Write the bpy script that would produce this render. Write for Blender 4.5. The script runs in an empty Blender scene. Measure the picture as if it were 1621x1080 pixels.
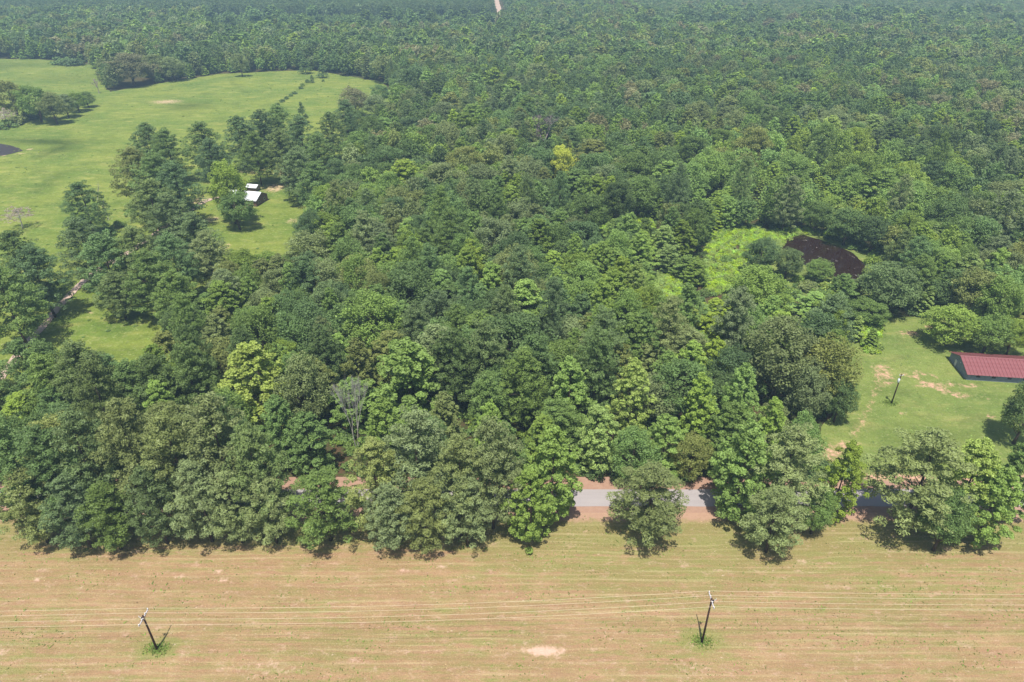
import bpy, math, random
import numpy as np
from mathutils import Vector, Matrix
from mathutils.geometry import delaunay_2d_cdt

random.seed(7)
RNG = np.random.default_rng(7)
S = bpy.context.scene
C = S.collection
R = math.radians

# ------------------------------------------------------------------ camera, sky, sun, exposure
H = 105.0                      # flying height of the camera over the field
PITCH = R(30.8)
F = 1080.0
CX, CY = 810.5, 540.0
cam = bpy.data.cameras.new('camera')
cam.sensor_width = 36.0
cam.lens = 36.0 * F / 1621.0
cam.clip_start = 0.5
cam.clip_end = 20000
cam_ob = bpy.data.objects.new('camera', cam)
C.objects.link(cam_ob)
cam_ob.location = (0, 0, H)
cam_ob.rotation_euler = (math.pi / 2 - PITCH, 0, 0)
S.camera = cam_ob

w = bpy.data.worlds.new('World')
S.world = w
w.use_nodes = True
nt = w.node_tree
bg = nt.nodes['Background']
sky = nt.nodes.new('ShaderNodeTexSky')
sky.sky_type = 'NISHITA'
sky.sun_disc = False
sky.sun_elevation = R(70)
sky.sun_rotation = R(186)
sky.altitude = 100
sky.dust_density = 2.0
nt.links.new(sky.outputs[0], bg.inputs[0])
bg.inputs[1].default_value = 0.105

sun = bpy.data.lights.new('sun', 'SUN')
sun.energy = 5.0
sun.angle = R(0.55)
sun.color = (1.0, 0.95, 0.87)
sun_ob = bpy.data.objects.new('sun', sun)
C.objects.link(sun_ob)
sd = Vector((0.10 * math.cos(R(70)), 0.995 * math.cos(R(70)), -math.sin(R(70))))
sun_ob.rotation_euler = sd.to_track_quat('-Z', 'Y').to_euler()
sun_ob.location = (-20, -150, 400)

S.view_settings.view_transform = 'Standard'
S.view_settings.look = 'None'
S.view_settings.gamma = 1.0
S.view_settings.use_curve_mapping = False
S.view_settings.exposure = 0.32
S.render.engine = 'CYCLES'
S.cycles.max_bounces = 6
S.cycles.diffuse_bounces = 3
S.cycles.glossy_bounces = 2
S.cycles.transmission_bounces = 3
S.cycles.transparent_max_bounces = 4
S.cycles.volume_bounces = 0
S.cycles.use_denoising = True

# ------------------------------------------------------------------ geometry between picture and ground
sp, cp = math.sin(PITCH), math.cos(PITCH)

def ground(px, py, z=0.0):
    """the place at height z which the photograph shows at (px, py)"""
    a = (px - CX) / F
    b = (CY - py) / F
    d = (a, cp + b * sp, -sp + b * cp)
    t = (z - H) / d[2]
    return (a * t, d[1] * t)

def project(x, y, z):
    dz = z - H
    dep = y * cp - dz * sp
    up = y * sp + dz * cp
    return CX + F * x / dep, CY - F * up / dep

def stand(px, py, h):
    """base of a tree h tall whose top shows at (px, py)"""
    return ground(px, py, h)

def in_poly(poly, x, y):
    x = np.asarray(x, float); y = np.asarray(y, float)
    c = np.zeros(x.shape, bool)
    n = len(poly)
    for i in range(n):
        x0, y0 = poly[i]; x1, y1 = poly[(i + 1) % n]
        if y0 == y1: continue
        k = ((y0 > y) != (y1 > y)) & (x < (x1 - x0) * (y - y0) / (y1 - y0) + x0)
        c ^= k
    return c

def hash2(ix, iy):
    v = np.sin(ix * 127.1 + iy * 311.7) * 43758.5453
    return v - np.floor(v)

def vnoise(x, y):
    x = np.asarray(x, float); y = np.asarray(y, float)
    ix, iy = np.floor(x), np.floor(y)
    fx, fy = x - ix, y - iy
    fx = fx * fx * (3 - 2 * fx); fy = fy * fy * (3 - 2 * fy)
    a = hash2(ix, iy); b = hash2(ix + 1, iy); c = hash2(ix, iy + 1); d = hash2(ix + 1, iy + 1)
    return (a * (1 - fx) + b * fx) * (1 - fy) + (c * (1 - fx) + d * fx) * fy

def fnoise(x, y, o=3):
    s = 0; a = 0.5
    for k in range(o):
        s = s + a * vnoise(x * 2 ** k + 17 * k, y * 2 ** k - 9 * k); a *= 0.5
    return s / (1 - 0.5 ** o)

# ------------------------------------------------------------------ small helpers
def mesh_np(name, V, Fq, tone=None, mat=None, smooth=False):
    """V (n,3); Fq (m,k) faces all with k corners"""
    V = np.asarray(V, np.float32); Fq = np.asarray(Fq, np.int32)
    me = bpy.data.meshes.new(name)
    me.vertices.add(len(V)); me.vertices.foreach_set('co', V.ravel())
    k = Fq.shape[1]
    me.loops.add(Fq.size); me.loops.foreach_set('vertex_index', Fq.ravel())
    me.polygons.add(len(Fq))
    me.polygons.foreach_set('loop_start', np.arange(0, Fq.size, k, dtype=np.int32))
    if smooth:
        me.polygons.foreach_set('use_smooth', np.ones(len(Fq), bool))
    me.update(calc_edges=True)
    if tone is not None:
        at = me.attributes.new('tone', 'FLOAT', 'POINT')
        at.data.foreach_set('value', np.asarray(tone, np.float32))
    if mat: me.materials.append(mat)
    return me

class MB:
    """collects faces for one mesh"""
    def __init__(s): s.v = []; s.f = []
    def add(s, vs, fs):
        o = len(s.v); s.v += [tuple(p) for p in vs]; s.f += [tuple(i + o for i in f) for f in fs]
    def box(s, x0, x1, y0, y1, z0, z1):
        s.add([(x0, y0, z0), (x1, y0, z0), (x1, y1, z0), (x0, y1, z0), (x0, y0, z1), (x1, y0, z1), (x1, y1, z1), (x0, y1, z1)],
              [(3, 2, 1, 0), (4, 5, 6, 7), (0, 1, 5, 4), (1, 2, 6, 5), (2, 3, 7, 6), (3, 0, 4, 7)])
    def tube(s, pts, rad, n=6, cap=True):
        pts = [Vector(p) for p in pts]
        if not hasattr(rad, '__len__'): rad = [rad] * len(pts)
        vs = []; fs = []
        for i, p in enumerate(pts):
            d = (pts[min(i + 1, len(pts) - 1)] - pts[max(i - 1, 0)])
            if d.length < 1e-9: d = Vector((0, 0, 1))
            d.normalize()
            a = Vector((1, 0, 0)) if abs(d.x) < 0.8 else Vector((0, 1, 0))
            u = d.cross(a).normalized(); v = d.cross(u)
            for k in range(n):
                t = 2 * math.pi * k / n
                vs.append(p + (u * math.cos(t) + v * math.sin(t)) * rad[i])
        for i in range(len(pts) - 1):
            for k in range(n):
                a0 = i * n + k; a1 = i * n + (k + 1) % n
                fs.append((a0, a1, a1 + n, a0 + n))
        if cap:
            fs.append(tuple(range(n - 1, -1, -1)))
            fs.append(tuple((len(pts) - 1) * n + k for k in range(n)))
        s.add(vs, fs)
    def mesh(s, name, mat=None, smooth=False):
        me = bpy.data.meshes.new(name)
        me.from_pydata(s.v, [], s.f)
        me.update()
        if smooth:
            for p in me.polygons: p.use_smooth = True
        if mat: me.materials.append(mat)
        return me
    def build(s, name, mat, parent=None, smooth=False, loc=None):
        return put(name, s.mesh(name, mat, smooth), parent, loc)

def put(name, me, parent=None, loc=None):
    o = bpy.data.objects.new(name, me)
    C.objects.link(o)
    if parent: o.parent = parent
    if loc: o.location = loc
    return o

def tag(o, label=None, cat=None, group=None, kind=None):
    if label: o['label'] = label
    if cat: o['category'] = cat
    if group: o['group'] = group
    if kind: o['kind'] = kind
    return o

def empty(name, loc, rz=0.0):
    o = bpy.data.objects.new(name, None)
    o.empty_display_size = 0.5
    C.objects.link(o)
    o.location = loc; o.rotation_euler = (0, 0, rz)
    return o

# ------------------------------------------------------------------ materials
def mat_base(name, rough=0.8, spec=0.2):
    m = bpy.data.materials.new(name); m.use_nodes = True
    b = m.node_tree.nodes['Principled BSDF']
    b.inputs['Roughness'].default_value = rough
    b.inputs['Specular IOR Level'].default_value = spec
    return m, m.node_tree, b

class NT:
    def __init__(s, nt): s.nt = nt
    def n(s, t, **kw):
        x = s.nt.nodes.new(t)
        for k, v in kw.items(): setattr(x, k, v)
        return x
    def l(s, a, b): s.nt.links.new(a, b)
    def val(s, sock, v):
        if isinstance(v, bpy.types.NodeSocket): s.l(v, sock)
        else: sock.default_value = v
    def math(s, op, a, b=0.0, c=None, clamp=False):
        x = s.n('ShaderNodeMath', operation=op, use_clamp=clamp)
        s.val(x.inputs[0], a); s.val(x.inputs[1], b)
        if c is not None: s.val(x.inputs[2], c)
        return x.outputs[0]
    def mix(s, f, a, b, mode='MIX'):
        x = s.n('ShaderNodeMix', data_type='RGBA', blend_type=mode)
        s.val(x.inputs[0], f)
        for i, v in ((6, a), (7, b)):
            if isinstance(v, tuple) and len(v) == 3: v = v + (1,)
            s.val(x.inputs[i], v)
        return x.outputs[2]
    def noise(s, vec, scale, detail=4, rough=0.55, dist=0.0):
        x = s.n('ShaderNodeTexNoise'); x.inputs['Scale'].default_value = scale
        x.inputs['Detail'].default_value = detail; x.inputs['Roughness'].default_value = rough
        x.inputs['Distortion'].default_value = dist
        if vec is not None: s.l(vec, x.inputs['Vector'])
        return x.outputs[0]
    def ramp(s, f, lo, hi):
        x = s.n('ShaderNodeMapRange', interpolation_type='SMOOTHSTEP'); s.val(x.inputs[0], f)
        x.inputs[1].default_value = lo; x.inputs[2].default_value = hi
        return x.outputs[0]
    def coords(s, sx=1, sy=1, sz=1, rz=0):
        t = s.n('ShaderNodeTexCoord'); m = s.n('ShaderNodeMapping')
        m.inputs['Scale'].default_value = (sx, sy, sz); m.inputs['Rotation'].default_value = (0, 0, rz)
        s.l(t.outputs['Object'], m.inputs[0]); return m.outputs[0]
    def bump(s, b, h, strength, dist):
        x = s.n('ShaderNodeBump'); x.inputs['Strength'].default_value = strength
        x.inputs['Distance'].default_value = dist
        s.l(h, x.inputs['Height']); s.l(x.outputs[0], b.inputs['Normal'])

def leaf_material(name, spread=0.35, transl=0.3, rough=0.55, fixed=None, inst=False):
    m, t, b = mat_base(name, rough, 0.25)
    k = NT(t)
    oi = k.n('ShaderNodeObjectInfo')
    at = k.n('ShaderNodeAttribute', attribute_name='tone')
    tone = k.math('MULTIPLY_ADD', at.outputs['Fac'], spread * 2, 1 - spread)
    rnd = k.math('MULTIPLY_ADD', oi.outputs['Random'], 0.34, 0.83)
    br = k.math('MULTIPLY', tone, rnd)
    src = oi.outputs['Color'] if fixed is None else fixed
    if inst:
        ia = k.n('ShaderNodeAttribute', attribute_type='INSTANCER', attribute_name='tint'); src = ia.outputs['Color']
    hs = k.n('ShaderNodeHueSaturation')
    r2 = k.math('FRACT', k.math('MULTIPLY', oi.outputs['Random'], 13.7))
    k.l(k.math('MULTIPLY_ADD', r2, -0.030, 0.515), hs.inputs['Hue'])
    k.l(k.math('MULTIPLY_ADD', r2, 0.18, 0.92), hs.inputs['Saturation'])
    k.l(br, hs.inputs['Value'])
    if fixed is None: k.l(src, hs.inputs['Color'])
    else: hs.inputs['Color'].default_value = fixed + (1,)
    k.l(hs.outputs[0], b.inputs['Base Color'])
    tr = k.n('ShaderNodeBsdfTranslucent')
    warm = k.mix(1.0, hs.outputs[0], (1.25, 1.2, 0.55), 'MULTIPLY')
    k.l(warm, tr.inputs[0])
    ms = k.n('ShaderNodeMixShader'); ms.inputs[0].default_value = transl
    k.l(b.outputs[0], ms.inputs[1]); k.l(tr.outputs[0], ms.inputs[2])
    k.l(ms.outputs[0], t.nodes['Material Output'].inputs[0])
    return m

M = {}
M['leaf'] = leaf_material('leaves', 0.30, 0.30)
M['needle'] = leaf_material('needles', 0.30, 0.18, 0.5)
M['woods_leaf'] = leaf_material('woods_leaves', 0.30, 0.30, inst=True)
M['woods_needle'] = leaf_material('woods_needles', 0.30, 0.18, 0.5, inst=True)

def plain(name, col, rough=0.7, spec=0.3, metal=0.0, var=0.15, scale=2.0):
    m, t, b = mat_base(name, rough, spec); k = NT(t)
    n = k.noise(k.coords(), scale)
    c = k.mix(n, tuple(c * (1 - var) for c in col), tuple(min(1, c * (1 + var)) for c in col))
    k.l(c, b.inputs['Base Color']); b.inputs['Metallic'].default_value = metal
    return m
M['bark'] = plain('bark', (0.085, 0.062, 0.048), 0.9, 0.1, var=0.35, scale=1.5)
M['pale_bark'] = plain('pale_bark', (0.42, 0.40, 0.37), 0.9, 0.1, var=0.25, scale=3)
M['mauve_bark'] = plain('mauve_twigs', (0.30, 0.23, 0.25), 0.9, 0.1, var=0.25, scale=3)
M['pole'] = plain('pole_wood', (0.055, 0.030, 0.022), 0.8, 0.2, var=0.35, scale=5)
M['arm'] = plain('weathered_arm', (0.50, 0.48, 0.50), 0.7, 0.3, var=0.15, scale=6)
M['insulator'] = plain('insulator', (0.75, 0.75, 0.78), 0.25, 0.5, var=0.05)
M['wire'] = plain('wire', (0.72, 0.62, 0.45), 0.5, 0.5, 0.0, var=0.05)
M['white_metal'] = plain('white_metal', (0.74, 0.77, 0.80), 0.35, 0.5, var=0.08, scale=0.8)
M['block'] = plain('grey_block', (0.21, 0.24, 0.30), 0.85, 0.2, var=0.3, scale=1.2)
M['brick'] = plain('brown_brick', (0.17, 0.105, 0.08), 0.85, 0.2, var=0.25, scale=2)
M['dark'] = plain('dark_opening', (0.02, 0.02, 0.025), 0.5, 0.3)
M['glass'] = plain('window_glass', (0.03, 0.04, 0.05), 0.08, 0.6)
M['trim'] = plain('painted_trim', (0.55, 0.56, 0.58), 0.6, 0.3)
M['soil'] = plain('bare_soil', (0.42, 0.27, 0.17), 0.95, 0.1, var=0.3, scale=0.5)
M['tank'] = plain('transformer_paint', (0.62, 0.68, 0.72), 0.4, 0.4, var=0.05)

# red metal roofing, weathered towards the ridge
m, t, b = mat_base('red_roof_metal', 0.42, 0.4); k = NT(t)
co = k.coords()
n1 = k.noise(k.coords(0.35, 1.2, 1), 0.9, 5, 0.6)
n2 = k.noise(co, 9, 3)
c = k.mix(n1, (0.16, 0.042, 0.046), (0.27, 0.105, 0.108))
c = k.mix(k.math('MULTIPLY', k.ramp(n2, 0.5, 0.75), 0.35), c, (0.42, 0.19, 0.19))
k.l(c, b.inputs['Base Color']); M['roof'] = m

# forest floor
m, t, b = mat_base('forest_floor', 0.95, 0.05); k = NT(t)
co = k.coords()
c = k.mix(k.ramp(k.noise(co, 0.08), 0.35, 0.7), (0.10, 0.060, 0.035), (0.045, 0.06, 0.022))
c = k.mix(k.ramp(k.noise(co, 1.2), 0.4, 0.7), c, (0.05, 0.075, 0.02))
k.l(c, b.inputs['Base Color']); k.bump(b, k.noise(co, 1.0), 0.8, 0.5); M['floor'] = m

# pasture (patch = colour features that belong to the ground, soil = bare amount)
def grass_material(name, c1, c2, c3, soilc, dry, drift=0.05):
    m, t, b = mat_base(name, 0.9, 0.1); k = NT(t)
    co = k.coords()
    a = k.ramp(k.noise(co, drift, 5, 0.6), 0.3, 0.7)
    c = k.mix(a, c1, c2)
    c = k.mix(k.ramp(k.noise(k.coords(0.35, 1, 1, 0.3), 0.22, 5, 0.7), 0.48, 0.78), c, c3)
    c = k.mix(k.math('MULTIPLY', k.ramp(k.noise(k.coords(0.6, 1.4, 1, -0.2), 0.10, 7, 0.75), 0.46, 0.66), 0.55), c, tuple(x * 0.72 for x in c1))
    c = k.mix(k.math('MULTIPLY', k.ramp(k.noise(co, 0.9, 4, 0.7), 0.52, 0.72), 0.7), c, dry)
    c = k.mix(k.math('MULTIPLY', k.ramp(k.noise(co, 0.45, 4, 0.75), 0.58, 0.72), 0.5), c, tuple(x * 0.55 for x in c1))
    s = k.n('ShaderNodeAttribute', attribute_name='soil')
    f = k.math('ADD', s.outputs['Fac'], k.math('MULTIPLY', k.math('SUBTRACT', k.noise(co, 0.7, 5, 0.75), 0.5), 1.5))
    c = k.mix(k.math('MULTIPLY', k.ramp(f, 0.35, 0.85), k.ramp(s.outputs['Fac'], 0.03, 0.25)), c, k.mix(k.noise(co, 2.0), soilc, tuple(x * 1.25 for x in soilc)))
    d = k.n('ShaderNodeAttribute', attribute_name='weed')
    f = k.math('MULTIPLY', d.outputs['Fac'], k.math('MULTIPLY_ADD', k.noise(co, 0.5), 1.0, 0.35), clamp=True)
    c = k.mix(f, c, tuple(x * 0.5 for x in c1))
    fine = k.math('MULTIPLY', k.math('MULTIPLY_ADD', k.noise(co, 2.6, 3, 0.8), 1.1, 0.45), k.math('MULTIPLY_ADD', k.noise(co, 0.35, 5, 0.75), 0.8, 0.6))
    c = k.mix(1.0, c, fine, 'MULTIPLY')
    k.l(c, b.inputs['Base Color'])
    k.bump(b, k.noise(co, 1.6, 5, 0.7), 0.9, 0.35)
    return m
M['pasture'] = grass_material('pasture_grass', (0.112, 0.175, 0.030), (0.198, 0.238, 0.042), (0.30, 0.30, 0.080), (0.42, 0.31, 0.19), (0.34, 0.36, 0.15), 0.03)
M['yard'] = grass_material('yard_grass', (0.135, 0.190, 0.045), (0.190, 0.235, 0.058), (0.26, 0.26, 0.085), (0.50, 0.29, 0.21), (0.30, 0.31, 0.13), 0.06)

# mown hay field: swaths run parallel to the road
m, t, b = mat_base('mown_field', 0.92, 0.08); k = NT(t)
co = k.coords()
tc = k.n('ShaderNodeTexCoord'); sx = k.n('ShaderNodeSeparateXYZ'); k.l(tc.outputs['Object'], sx.inputs[0])
warp = k.math('MULTIPLY', k.math('SUBTRACT', k.noise(k.coords(0.02, 0.06, 1), 1.0, 3), 0.5), 5.0)
yy = k.math('ADD', sx.outputs['Y'], warp)
st = k.math('SINE', k.math('MULTIPLY', yy, 2 * math.pi / 2.3))
tan1, tan2, grn, pnk, strw = (0.405, 0.272, 0.145), (0.345, 0.205, 0.120), (0.225, 0.232, 0.072), (0.53, 0.355, 0.26), (0.50, 0.41, 0.22)
big = k.noise(co, 0.05, 5, 0.6)
fineA = k.noise(k.coords(0.16, 1.0, 1), 1.3, 5, 0.7)      # streaks along the swaths
blot = k.noise(k.coords(0.6, 1, 1), 0.30, 6, 0.72)
grain = k.noise(k.coords(0.8, 1.2, 1), 2.6, 5, 0.85)
gr = k.n('ShaderNodeAttribute', attribute_name='weed')
c = k.mix(k.ramp(k.math('ADD', k.math('MULTIPLY', blot, .6), k.math('MULTIPLY', fineA, .4)), 0.38, 0.62), tan2, tan1)
gf = k.math('ADD', k.math('ADD', k.math('MULTIPLY', st, 0.035), k.math('MULTIPLY', fineA, .45)), k.math('ADD', k.math('MULTIPLY', big, .30), k.math('MULTIPLY', k.noise(k.coords(0.5, 1, 1), 0.5, 6, 0.8), .25)))
gf = k.math('ADD', gf, k.math('MULTIPLY', gr.outputs['Fac'], 0.25))
c = k.mix(k.math('MULTIPLY', k.ramp(gf, 0.45, 0.64), .9), c, grn)
st3 = k.math('SINE', k.math('MULTIPLY', yy, 2 * math.pi / 1.15))
drift = k.ramp(k.noise(k.coords(0.5, 1.2, 1), 0.11, 6, 0.75), 0.40, 0.62)
c = k.mix(k.math('MULTIPLY', drift, 0.45), c, (0.265, 0.180, 0.085))
arc = k.n('ShaderNodeTexWave'); arc.wave_type = 'RINGS'; arc.inputs['Scale'].default_value = 0.16; arc.inputs['Distortion'].default_value = 1.5
mp = k.n('ShaderNodeMapping'); mp.inputs['Location'].default_value = (22, -60, 0); k.l(tc.outputs['Object'], mp.inputs[0]); k.l(mp.outputs[0], arc.inputs['Vector'])
c = k.mix(k.math('MULTIPLY', k.math('MULTIPLY', k.ramp(arc.outputs['Fac'], .80, 1.0), k.ramp(k.noise(co, 0.06), .5, .62)), .45), c, grn)
c = k.mix(k.math('MULTIPLY', k.ramp(k.noise(k.coords(0.8, 1.2, 1, .4), 0.9, 5, 0.85), 0.60, 0.68), .7), c, (0.60, 0.45, 0.34))
sw = k.ramp(k.math('ADD', k.math('MULTIPLY', st3, 0.09), k.noise(k.coords(0.02, 1.0, 1), 1.2, 6, 0.7)), 0.52, 0.72)
c = k.mix(k.math('MULTIPLY', sw, 0.38), c, strw)
dk = k.ramp(k.math('ADD', k.math('MULTIPLY', st, -0.06), k.noise(k.coords(0.02, 1.0, 1), 1.0, 6, 0.7)), 0.52, 0.70)
c = k.mix(k.math('MULTIPLY', dk, 0.38), c, (0.21, 0.185, 0.065))
c = k.mix(k.math('MULTIPLY', k.ramp(k.noise(k.coords(0.7, 1.3, 1), 0.45, 6, 0.8), 0.53, 0.71), .75), c, pnk)
c = k.mix(k.math('MULTIPLY', k.ramp(grain, 0.54, 0.70), 0.6), c, strw)
c = k.mix(k.math('MULTIPLY', k.ramp(k.noise(k.coords(0.7, 1.3, 1), 3.1, 4, 0.85), 0.54, 0.70), 0.55), c, (0.17, 0.135, 0.06))
c = k.mix(1.0, c, k.math('MULTIPLY_ADD', k.noise(co, 4.5, 3, 0.9), 0.95, 0.45), 'MULTIPLY')
so = k.n('ShaderNodeAttribute', attribute_name='soil')
f = k.math('ADD', so.outputs['Fac'], k.math('MULTIPLY', k.math('SUBTRACT', k.noise(co, 1.1, 5, 0.7), 0.5), 1.2))
f = k.math('MULTIPLY', k.ramp(f, 0.35, 0.8), k.ramp(so.outputs['Fac'], 0.03, 0.2))
c = k.mix(f, c, k.mix(k.noise(co, 1.5), (0.62, 0.43, 0.33), (0.50, 0.33, 0.24)))
ve = k.n('ShaderNodeAttribute', attribute_name='verge')
f = k.ramp(k.math('ADD', ve.outputs['Fac'], k.math('MULTIPLY', k.math('SUBTRACT', k.noise(co, 0.5, 5, 0.7), 0.5), 0.9)), 0.3, 0.7)
c = k.mix(f, c, k.mix(k.noise(co, 1.2, 5, 0.7), (0.33, 0.19, 0.135), (0.44, 0.30, 0.20)))
k.l(c, b.inputs['Base Color']); k.bump(b, k.noise(co, 2.2, 5, 0.7), 0.8, 0.22); M['field'] = m

m, t, b = mat_base('red_clay_verge', 0.95, 0.05); k = NT(t); co = k.coords()
c = k.mix(k.noise(co, 0.7, 5, 0.7), (0.27, 0.150, 0.108), (0.41, 0.275, 0.20))
c = k.mix(k.math('MULTIPLY', k.ramp(k.noise(co, 0.3, 5, 0.7), 0.6, 0.75), 0.7), c, (0.17, 0.19, 0.07))
k.l(c, b.inputs['Base Color']); k.bump(b, k.noise(co, 2.0), 0.5, 0.2); M['verge'] = m

m, t, b = mat_base('worn_chip_seal', 0.85, 0.2); k = NT(t)
c = k.mix(k.noise(k.coords(0.1, 1, 1), 0.8, 4), (0.28, 0.25, 0.25), (0.38, 0.345, 0.34))
c = k.mix(k.math('MULTIPLY', k.ramp(k.noise(k.coords(), 6, 4, 0.8), 0.5, 0.7), 0.3), c, (0.30, 0.27, 0.27))
k.l(c, b.inputs['Base Color']); M['road'] = m

m, t, b = mat_base('sandy_track', 0.95, 0.1); k = NT(t)
c = k.mix(k.noise(k.coords(), 0.6, 5, 0.7), (0.36, 0.25, 0.19), (0.58, 0.45, 0.37))
k.l(c, b.inputs['Base Color']); M['track'] = m

m, t, b = mat_base('tannin_water', 0.10, 0.35); k = NT(t)
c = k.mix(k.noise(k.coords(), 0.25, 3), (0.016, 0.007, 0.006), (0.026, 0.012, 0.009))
c = k.mix(k.ramp(k.noise(k.coords(1, 0.6, 1), 0.5, 6, 0.75), 0.60, 0.68), c, (0.22, 0.20, 0.19))  # pale glints painted into the water colour
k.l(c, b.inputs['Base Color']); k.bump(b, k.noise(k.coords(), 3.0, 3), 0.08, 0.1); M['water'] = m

M['mud'] = plain('muddy_water', (0.045, 0.036, 0.032), 0.45, 0.15, var=0.4, scale=0.4)

# ------------------------------------------------------------------ the lie of the land
PAST_PX = [(-140, 93), (60, 94), (150, 103), (158, 125), (172, 146), (240, 134), (350, 117), (490, 111), (545, 120), (605, 130),
           (640, 165), (600, 235), (545, 300), (500, 345), (490, 400), (410, 440), (340, 510), (260, 575), (210, 625), (-140, 640)]
PAST = [ground(*p) for p in PAST_PX]
PA = np.array(PAST)

def poly_dist(P, x, y):
    x = np.asarray(x, float); y = np.asarray(y, float)
    d = np.full(x.shape, 1e9)
    for i in range(len(P)):
        ax, ay = P[i]; bx, by = P[(i + 1) % len(P)]
        t = np.clip(((x - ax) * (bx - ax) + (y - ay) * (by - ay)) / ((bx - ax) ** 2 + (by - ay) ** 2 + 1e-9), 0, 1)
        d = np.minimum(d, np.hypot(x - ax - t * (bx - ax), y - ay - t * (by - ay)))
    return d

def land(x, y):
    """height of the ground: gently rolling inside the pasture, level elsewhere"""
    x = np.asarray(x, float); y = np.asarray(y, float)
    ins = in_poly(PAST, x, y)
    d = poly_dist(PAST, x, y)
    e = np.clip((d - 4) / 60, 0, 1); e = e * e * (3 - 2 * e)
    hgt = 2.6 * (fnoise(x / 90 + 3, y / 110, 2)) + 0.3
    return np.where(ins, 0.02 + e * hgt, 0.0)

def blob(x, y, px, py, rx, ry):
    """soft spot on the ground round the place seen at (px, py); radii in metres"""
    gx, gy = ground(px, py)
    return np.exp(-(((x - gx) / rx) ** 2 + ((y - gy) / ry) ** 2))

def line_soft(x, y, pts, wd):
    d = np.full(np.shape(x), 1e9)
    P = [ground(*p) for p in pts]
    for i in range(len(P) - 1):
        ax, ay = P[i]; bx, by = P[i + 1]
        t = np.clip(((x - ax) * (bx - ax) + (y - ay) * (by - ay)) / ((bx - ax) ** 2 + (by - ay) ** 2 + 1e-9), 0, 1)
        d = np.minimum(d, np.hypot(x - ax - t * (bx - ax), y - ay - t * (by - ay)))
    return np.exp(-(d / wd) ** 2)

def densify(P, step, jit):
    out = []
    for i in range(len(P)):
        a = Vector(P[i]); b = Vector(P[(i + 1) % len(P)])
        n = max(1, int((b - a).length / step))
        for q in range(n):
            p = a.lerp(b, q / n)
            out.append((p.x + random.uniform(-jit, jit), p.y + random.uniform(-jit, jit)))
    return out

def sheet(name, P, mat, z, step, jit=0.0, zfun=None, attrs=None, edge=None):
    B = densify(P, edge or step, jit)
    nb = len(B)
    xs = [p[0] for p in B]; ys = [p[1] for p in B]
    gx, gy = np.meshgrid(np.arange(min(xs), max(xs), step), np.arange(min(ys), max(ys), step))
    gx = gx.ravel() + RNG.uniform(-.2, .2, gx.size) * step; gy = gy.ravel() + RNG.uniform(-.2, .2, gy.size) * step
    ok = in_poly(B, gx, gy) & (poly_dist(B, gx, gy) > step * 0.4)
    pts = [Vector(p) for p in B] + [Vector((a, b)) for a, b in zip(gx[ok], gy[ok])]
    V, E, Fc = delaunay_2d_cdt(pts, [], [list(range(nb))], 1, 1e-4)[:3]
    V = np.array([(v.x, v.y) for v in V])
    Z = np.full(len(V), z) if zfun is None else zfun(V[:, 0], V[:, 1])
    T = np.array([f for f in Fc if len(f) == 3])
    # face up
    a, b_, c_ = V[T[:, 0]], V[T[:, 1]], V[T[:, 2]]
    fl = ((b_[:, 0] - a[:, 0]) * (c_[:, 1] - a[:, 1]) - (b_[:, 1] - a[:, 1]) * (c_[:, 0] - a[:, 0])) < 0
    T[fl] = T[fl][:, ::-1]
    me = mesh_np(name, np.column_stack([V, Z]), T, mat=mat, smooth=True)
    for an, fn in (attrs or {}).items():
        at = me.attributes.new(an, 'FLOAT', 'POINT'); at.data.foreach_set('value', np.asarray(fn(V[:, 0], V[:, 1]), np.float32))
    o = put(name, me)
    tag(o, kind='structure')
    return o

def rect_grid(name, x0, x1, y0, y1, sx, sy, z, mat, attrs=None, zfun=None):
    nx = int((x1 - x0) / sx) + 1; ny = int((y1 - y0) / sy) + 1
    X, Y = np.meshgrid(np.linspace(x0, x1, nx), np.linspace(y0, y1, ny))
    X = X.ravel(); Y = Y.ravel()
    Z = np.full(X.size, z) if zfun is None else z + zfun(X, Y)
    i = np.arange(nx * ny).reshape(ny, nx)
    Q = np.column_stack([i[:-1, :-1].ravel(), i[:-1, 1:].ravel(), i[1:, 1:].ravel(), i[1:, :-1].ravel()])
    me = mesh_np(name, np.column_stack([X, Y, Z]), Q, mat=mat, smooth=True)
    for an, fn in (attrs or {}).items():
        at = me.attributes.new(an, 'FLOAT', 'POINT'); at.data.foreach_set('value', np.asarray(fn(X, Y), np.float32))
    o = put(name, me); tag(o, kind='structure'); return o

HALF = 6500
rect_grid('ground', -HALF, HALF, -1500, HALF, 500, 500, 0.0, M['floor'])

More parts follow.
